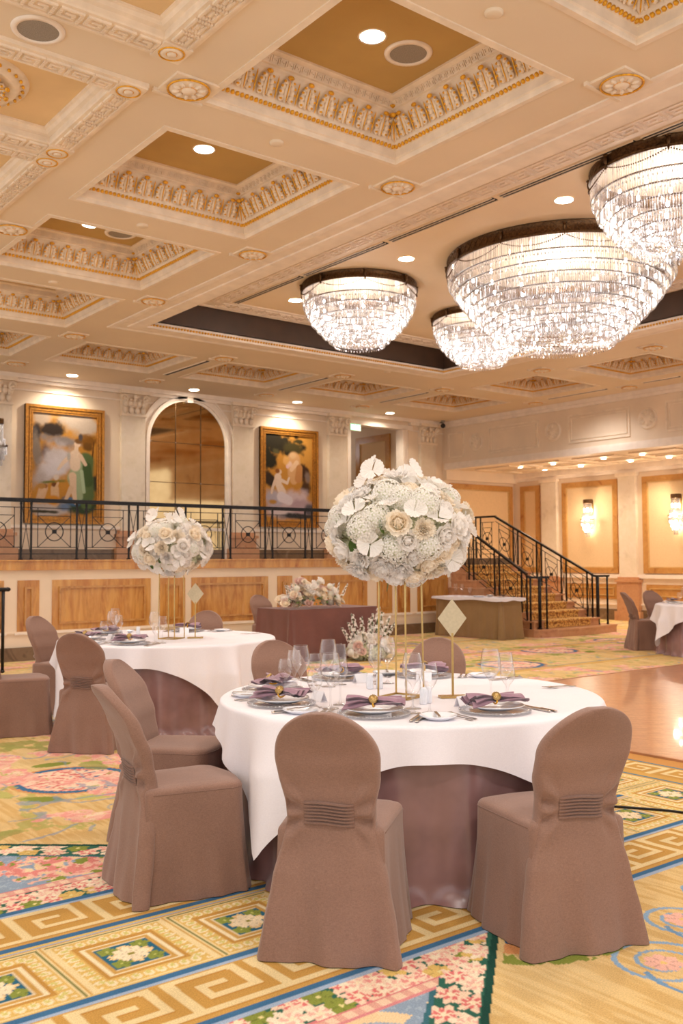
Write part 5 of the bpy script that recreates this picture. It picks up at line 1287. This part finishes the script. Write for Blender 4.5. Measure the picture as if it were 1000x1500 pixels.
m0=MB(); bay(m0,(0,0,0),(.72,0,0),0,0,HR); BAY=m0.mesh('ringed_panel',M['iron']); m0=MB(); xpair(m0,(0,0,0),(.155,0,0),0,HR); XP=m0.mesh('crossed_bars',M['iron'])
k=0
for i in range(-3,11):
    x=5.11+.8765*i
    if x>XSL-.2: break
    put('post',PM,t,(x,0,0)); put('post',PM,t,(x+.157,0,0)); put('crossed_bars',XP,t,(x,0,0))
    if x+.157+.72<XSL+.05: put('ringed_panel',BAY,t,(x+.157,0,0))
def stair_rail(label,x,ya,yb,za,zb,newel,bays,extra):
    t=thing('stair_railing',label,'railing',(0,0,0),0); m=MB()
    m.bar((x,ya,za+.98),(x,yb,zb+.98-.03),.055,.04)
    for p,q in extra: m.bar(p,q,.055,.04)
    m.build('handrail',M['iron'],t); sl=(zb-za)/(yb-ya); z=lambda y:za+sl*(y-ya)
    n=bays; y=ya
    seg=(yb-ya)/n
    for i in range(n):
        a=ya+seg*i; b=a+.13; e=ya+seg*(i+1)
        for q in(a,b): p=MB(); p.box(x-.0125,x+.0125,q-.0125,q+.0125,z(q)-.04,z(q)+.97); p.build('post',M['iron'],t)
        p=MB(); xpair(p,(x,a,z(a)),(x,b,z(b)),0,.97); p.build('crossed_bars',M['iron'],t)
        p=MB(); bay(p,(x,b,z(b)),(x,e,z(b)),z(e)-z(b),0,.97); p.build('ringed_panel',M['iron'],t)
    for (nx,ny,r) in newel: p=MB(); p.tube([(nx,ny,.15),(nx,ny,1.14)],r,10); p.ell((nx,ny,.165),(r*1.5,r*1.5,.02),8,4); p.build('newel_post',M['iron'],t)
    return t,z
t,z=stair_rail('black iron stair railing on the left, nearer side of the stairs',14.05,12.25,14.33,.20,1.43,[(14.0,12.12,.02),(14.12,12.0,.032),(14.26,11.95,.018)],3,[((14.05,12.25,1.15),(14.0,12.1,1.12)),((13.96,12.14,1.12),(14.3,11.93,1.12))])
t,z=stair_rail('black iron stair railing on the right side of the stairs',15.9,12.15,14.75,.17,1.46,[(16.0,12.1,.034),(16.26,12.06,.02)],4,[((15.9,12.18,1.14),(15.95,12.1,1.12)),((15.92,12.11,1.12),(16.3,12.05,1.12)),((15.9,14.74,2.42),(15.9,17.25,2.42))])
for q in(15.2,15.35,16.1,16.25,17.1): p=MB(); p.box(15.8875,15.9125,q-.0125,q+.0125,ZP,2.41); p.build('post',M['iron'],t)
for a,b in((14.8,15.2),(15.35,16.1),(16.25,17.1)): p=MB(); bay(p,(15.9,a,ZP),(15.9,b,ZP),0,0,.92); p.build('ringed_panel',M['iron'],t)
# left-edge hand rail end
t=thing('handrail_end','black iron railing end standing at the left edge of the picture','railing',(4.36,12.86,0))
m=MB(); m.tube([(-1.2,.0,1.10),(.0,0,1.10),(.06,0,1.10)],.028,8); m.ell((.06,0,1.10),(.04,.03,.03),8,5); m.build('handrail',M['iron'],t)
for x,r in((.0,.022),(-.09,.016),(-.8,.016)): m=MB(); m.tube([(x,0,0),(x,0,1.08)],r,8); m.ell((x,0,.02),(r*1.6,r*1.6,.02),8,4); m.build('post',M['iron'],t)
# stairs
t=thing('staircase','marble staircase with patterned golden carpet rising to the balcony','staircase',((XSL+XSR)/2,12.5,0)); cx=(XSL+XSR)/2; rise=.1495; run=.2925
def stp(k):
    m=MB(); z1=rise*k; y0=12.05+run*(k-2)-12.5
    if k==1:
        P=[(-.99,.6),(-1.02,-.35)]+[(-1.02+.18+ -.18*cos(a),-.42-.18*sin(a)+.0) for a in(.3,.8,1.2)]+[(-.8+1.9*i/10,-.62-.14*sin(PI*i/10)) for i in range(11)]+[(1.38,-.58),(1.44,-.45),(1.44,-.2),(1.3,.6)]
        m.prism(P,(0,0,z1-.035),(0,0,0),(1,0,0),(0,1,0)); P2=[(x*1.012,y-.012 if y<0 else y) for x,y in P]; m.prism(P2,(0,0,.035),(0,0,z1-.035),(1,0,0),(0,1,0))
    else:
        w=(XSR-XSL)/2+.02; y1=YP+.0-12.5 if k<10 else YP+.2-12.5
        wl=w+(.10 if 4<=k<=6 else .0)
        m.box(-wl,w,y0,y1,rise*(k-1)-.0,z1-.03); m.box(-wl-.02,w+.02,y0-.03,y1,z1-.03,z1)
    s=m.build('step',M['pink'],t)
    if k>1:
        c=MB(); hw=.70
        N=7; pts=[(y0+run-.0,z1+.008),(y0-.02,z1+.008),(y0-.038,z1-.004),(y0-.038,z1-.028),(y0-.008,z1-.034),(y0-.008,z1-rise+.008)]
        vs=[(x,y,z) for x in(-hw,hw) for y,z in pts]; n=len(pts); c.add(vs,[(i,i+1,n+i+1,n+i) for i in range(n-1)],False)
        c.build('stair_runner',M['runner'],t)
for k in range(1,10): stp(k)
# ================================================================== SMALL THINGS
t=thing('security_camera','small dark dome security camera near the room corner under the ceiling','camera',(16.5,17.0,ZC))
m=MB(); m.lathe([(.05,0),(.055,-.03),(.03,-.05),(.028,-.09)],16); m.build('mount',M['grille'],t); m=MB(); m.ell((0,0,-.13),(.06,.06,.06),14,9); m.box(-.1,.02,-.02,.02,-.07,-.05); m.build('dome',M['dark'],t)
t=thing('exit_sign','green lit exit sign with running figure and arrow above the corridor opening','exit sign',(13.98,YB-.02,4.47),rad(0))
M['exit']=emit('exit_green',(70,190,140),1.6); M['exitw']=emit('exit_white',(235,255,245),2.2)
m=MB(); m.box(-.16,.16,-.035,.0,0,.16); m.build('sign_box',M['white'],t); m=MB(); m.box(-.15,.15,-.038,-.035,.01,.15); m.build('lit_panel',M['exit'],t)
m=MB(); y=-.041
m.bar((-.05,y,.03),(-.02,y,.07),.012,.004,(0,1,0)); m.bar((-.02,y,.07),(.0,y,.03),.012,.004,(0,1,0)); m.bar((-.02,y,.07),(-.01,y,.105),.018,.004,(0,1,0)); m.ell((-.002,y,.12),(.011,.003,.011),8,5); m.bar((-.04,y,.085),(.02,y,.095),.008,.004,(0,1,0))
m.bar((.05,y,.08),(.12,y,.08),.014,.004,(0,1,0)); m.bar((.095,y,.11),(.125,y,.08),.012,.004,(0,1,0)); m.bar((.095,y,.05),(.125,y,.08),.012,.004,(0,1,0)); m.box(-.12,-.075,y-.002,y+.002,.03,.13); m.build('pictogram',M['exitw'],t)
m=MB(); P=[(4.55,4.25),(4.8,3.92),(4.96,3.70),(5.06,3.55),(5.14,3.42),(5.22,3.2),(5.30,2.9),(5.4,2.5),(5.6,1.8),(6.0,.9),(6.6,-.4),(7.0,-2.4)]
m.tube([(x*.9484+.1,y*.9484+.05,.008) for x,y in P],.007,6); tag(m.build('floor_cable',M['iron']),'thin black cable lying across the carpet border at right','cable')
t=thing('armchair','dark rounded chair back seen through the corridor opening','chair',(14.9,18.6,ZP)); m=MB()
m.tube([(.3*cos(a),0,.45+.42*sin(a)) for a in[PI*k/14 for k in range(15)]],.045,8); m.build('back_frame',M['wood'],t)
m=MB(); m.box(-.27,.27,-.5,0,.36,.46); m.build('seat',M['drape'],t)
for sx in(-.24,.24):
    for yy in(-.45,0): m=MB(); m.tube([(sx,yy,0),(sx,yy,.45)],.02,6); m.build('leg',M['wood'],t)
CH=[(8.45,10.36,.79,1),(11.07,10.5,.75,1),(9.72,7.85,1.42,2.2),(8.36,5.3,.8,1)]
WORLD=.74; WCOL=(1,.975,.96); EXPO=.90
LV=dict(ch=20,cof=80,alc=44,wash=55,sc=18,cor=7,rec=75)
FILL_SPOTS=[(1.2,2.2,55),(1.6,5.2,80),(5.6,2.4,85),(1.0,8.6,80),(2.0,-.6,210),(.2,.9,90),(5.75,13.8,85),(8.3,13.8,85),(10.9,13.8,85),(13.4,13.8,85),(15.9,8.9,130),(15.9,12.3,90),(3.2,12,60)]  # unseen fill spots, added to brighten the foreground, balcony and frieze
# ================================================================== CAMERA, LIGHT
def cam():
    yaw,pitch,roll=rad(51.93632515),rad(2.85053119),rad(-.2993235)
    F=Vector((cos(yaw)*cos(pitch),sin(yaw)*cos(pitch),sin(pitch))); R=Vector((sin(yaw),-cos(yaw),0)); U=R.cross(F)
    R2=R*cos(roll)+U*sin(roll); U2=-R*sin(roll)+U*cos(roll)
    cd=bpy.data.cameras.new('camera'); o=bpy.data.objects.new('camera',cd); COL.objects.link(o)
    m=Matrix((R2,U2,-F)).transposed().to_4x4(); m.translation=Vector((0,0,1.47)); o.matrix_world=m
    cd.sensor_fit='VERTICAL'; cd.sensor_height=36; cd.sensor_width=24; cd.lens=36*1409.04/1500; cd.clip_end=200; cd.clip_start=.05
    cd.dof.use_dof=True; cd.dof.focus_distance=4.3; cd.dof.aperture_fstop=5.0
    SC.camera=o
cam()
w=bpy.data.worlds.new('world'); SC.world=w; w.use_nodes=True; bg=w.node_tree.nodes['Background']; bg.inputs[0].default_value=(*WCOL,1); bg.inputs[1].default_value=WORLD
def point(name,loc,e,c,r=.1):
    l=bpy.data.lights.new(name,'POINT'); l.energy=e; l.color=c; l.shadow_soft_size=r; o=bpy.data.objects.new(name,l); COL.objects.link(o); o.location=loc; return o
def spot(name,loc,e,c,ang=80,blend=.6,to=(0,0,-1),r=.06):
    l=bpy.data.lights.new(name,'SPOT'); l.energy=e; l.color=c; l.spot_size=rad(ang); l.spot_blend=blend; l.shadow_soft_size=r
    o=bpy.data.objects.new(name,l); COL.objects.link(o); o.location=loc; o.rotation_euler=Vector(to).to_track_quat('-Z','Y').to_euler(); return o
WARM=(1,.82,.62)
def area(name,loc,e,c,sx,sy):
    l=bpy.data.lights.new(name,'AREA'); l.energy=e; l.color=c; l.shape='RECTANGLE'; l.size=sx; l.size_y=sy; o=bpy.data.objects.new(name,l); COL.objects.link(o); o.location=loc; return o
for x,y,R,s in CH: point('chandelier_light',(x,y,5.1),LV['ch']*s,(1,.94,.89),.25)
for x,y in WC: spot('coffer_spot',(x,y+.1,ZC+.40),LV['cof'],(1,.93,.86),120,.8)
for x,y in((17.78,15.7),(17.78,14.65),(17.76,13.2),(17.75,12.2),(18.75,14.6),(18.72,12.9),(17.75,9.5),(18.7,10.8)): spot('alcove_spot',(x,y,ZA-.05),LV['alc'],WARM,120,.7)
for x in(4.3,6.93,9.47,12.0,14.6): spot('wall_wash',(x,16.82,ZC-.06),LV['wash'],(1,.87,.70),130,.8,(0,.28,-1))
for y in(14.85,12.42): point('sconce_light',(XS-.3,y,2.45),LV['sc'],WARM,.06)
point('corridor_light',(14.6,20.8,4.5),LV['cor'],(.86,.92,1),.3)
for x,y in((8.18,6.53),(8.18,9.07),(8.19,11.54),(8.18,4.0),(11.2,5.0),(11.2,9.0)): spot('recess_spot',(x,y,ZR-.04),LV['rec'],(1,.93,.86),110,.7)
for x,y,e in FILL_SPOTS: spot('ceiling_fill',(x,y,ZC-.05),e,(1,.95,.92),150,.9,(0,0,-1),.25)  # added downward fill light, no fitting stands at these points
vs=SC.view_settings; vs.view_transform='Standard'; vs.look='None'; vs.exposure=EXPO; vs.gamma=1; vs.use_curve_mapping=False
SC.cycles.use_denoising=True; SC.cycles.max_bounces=10; SC.cycles.transparent_max_bounces=24; SC.cycles.diffuse_bounces=6; SC.cycles.glossy_bounces=4; SC.cycles.caustics_reflective=False; SC.cycles.caustics_refractive=False; SC.cycles.sample_clamp_indirect=6
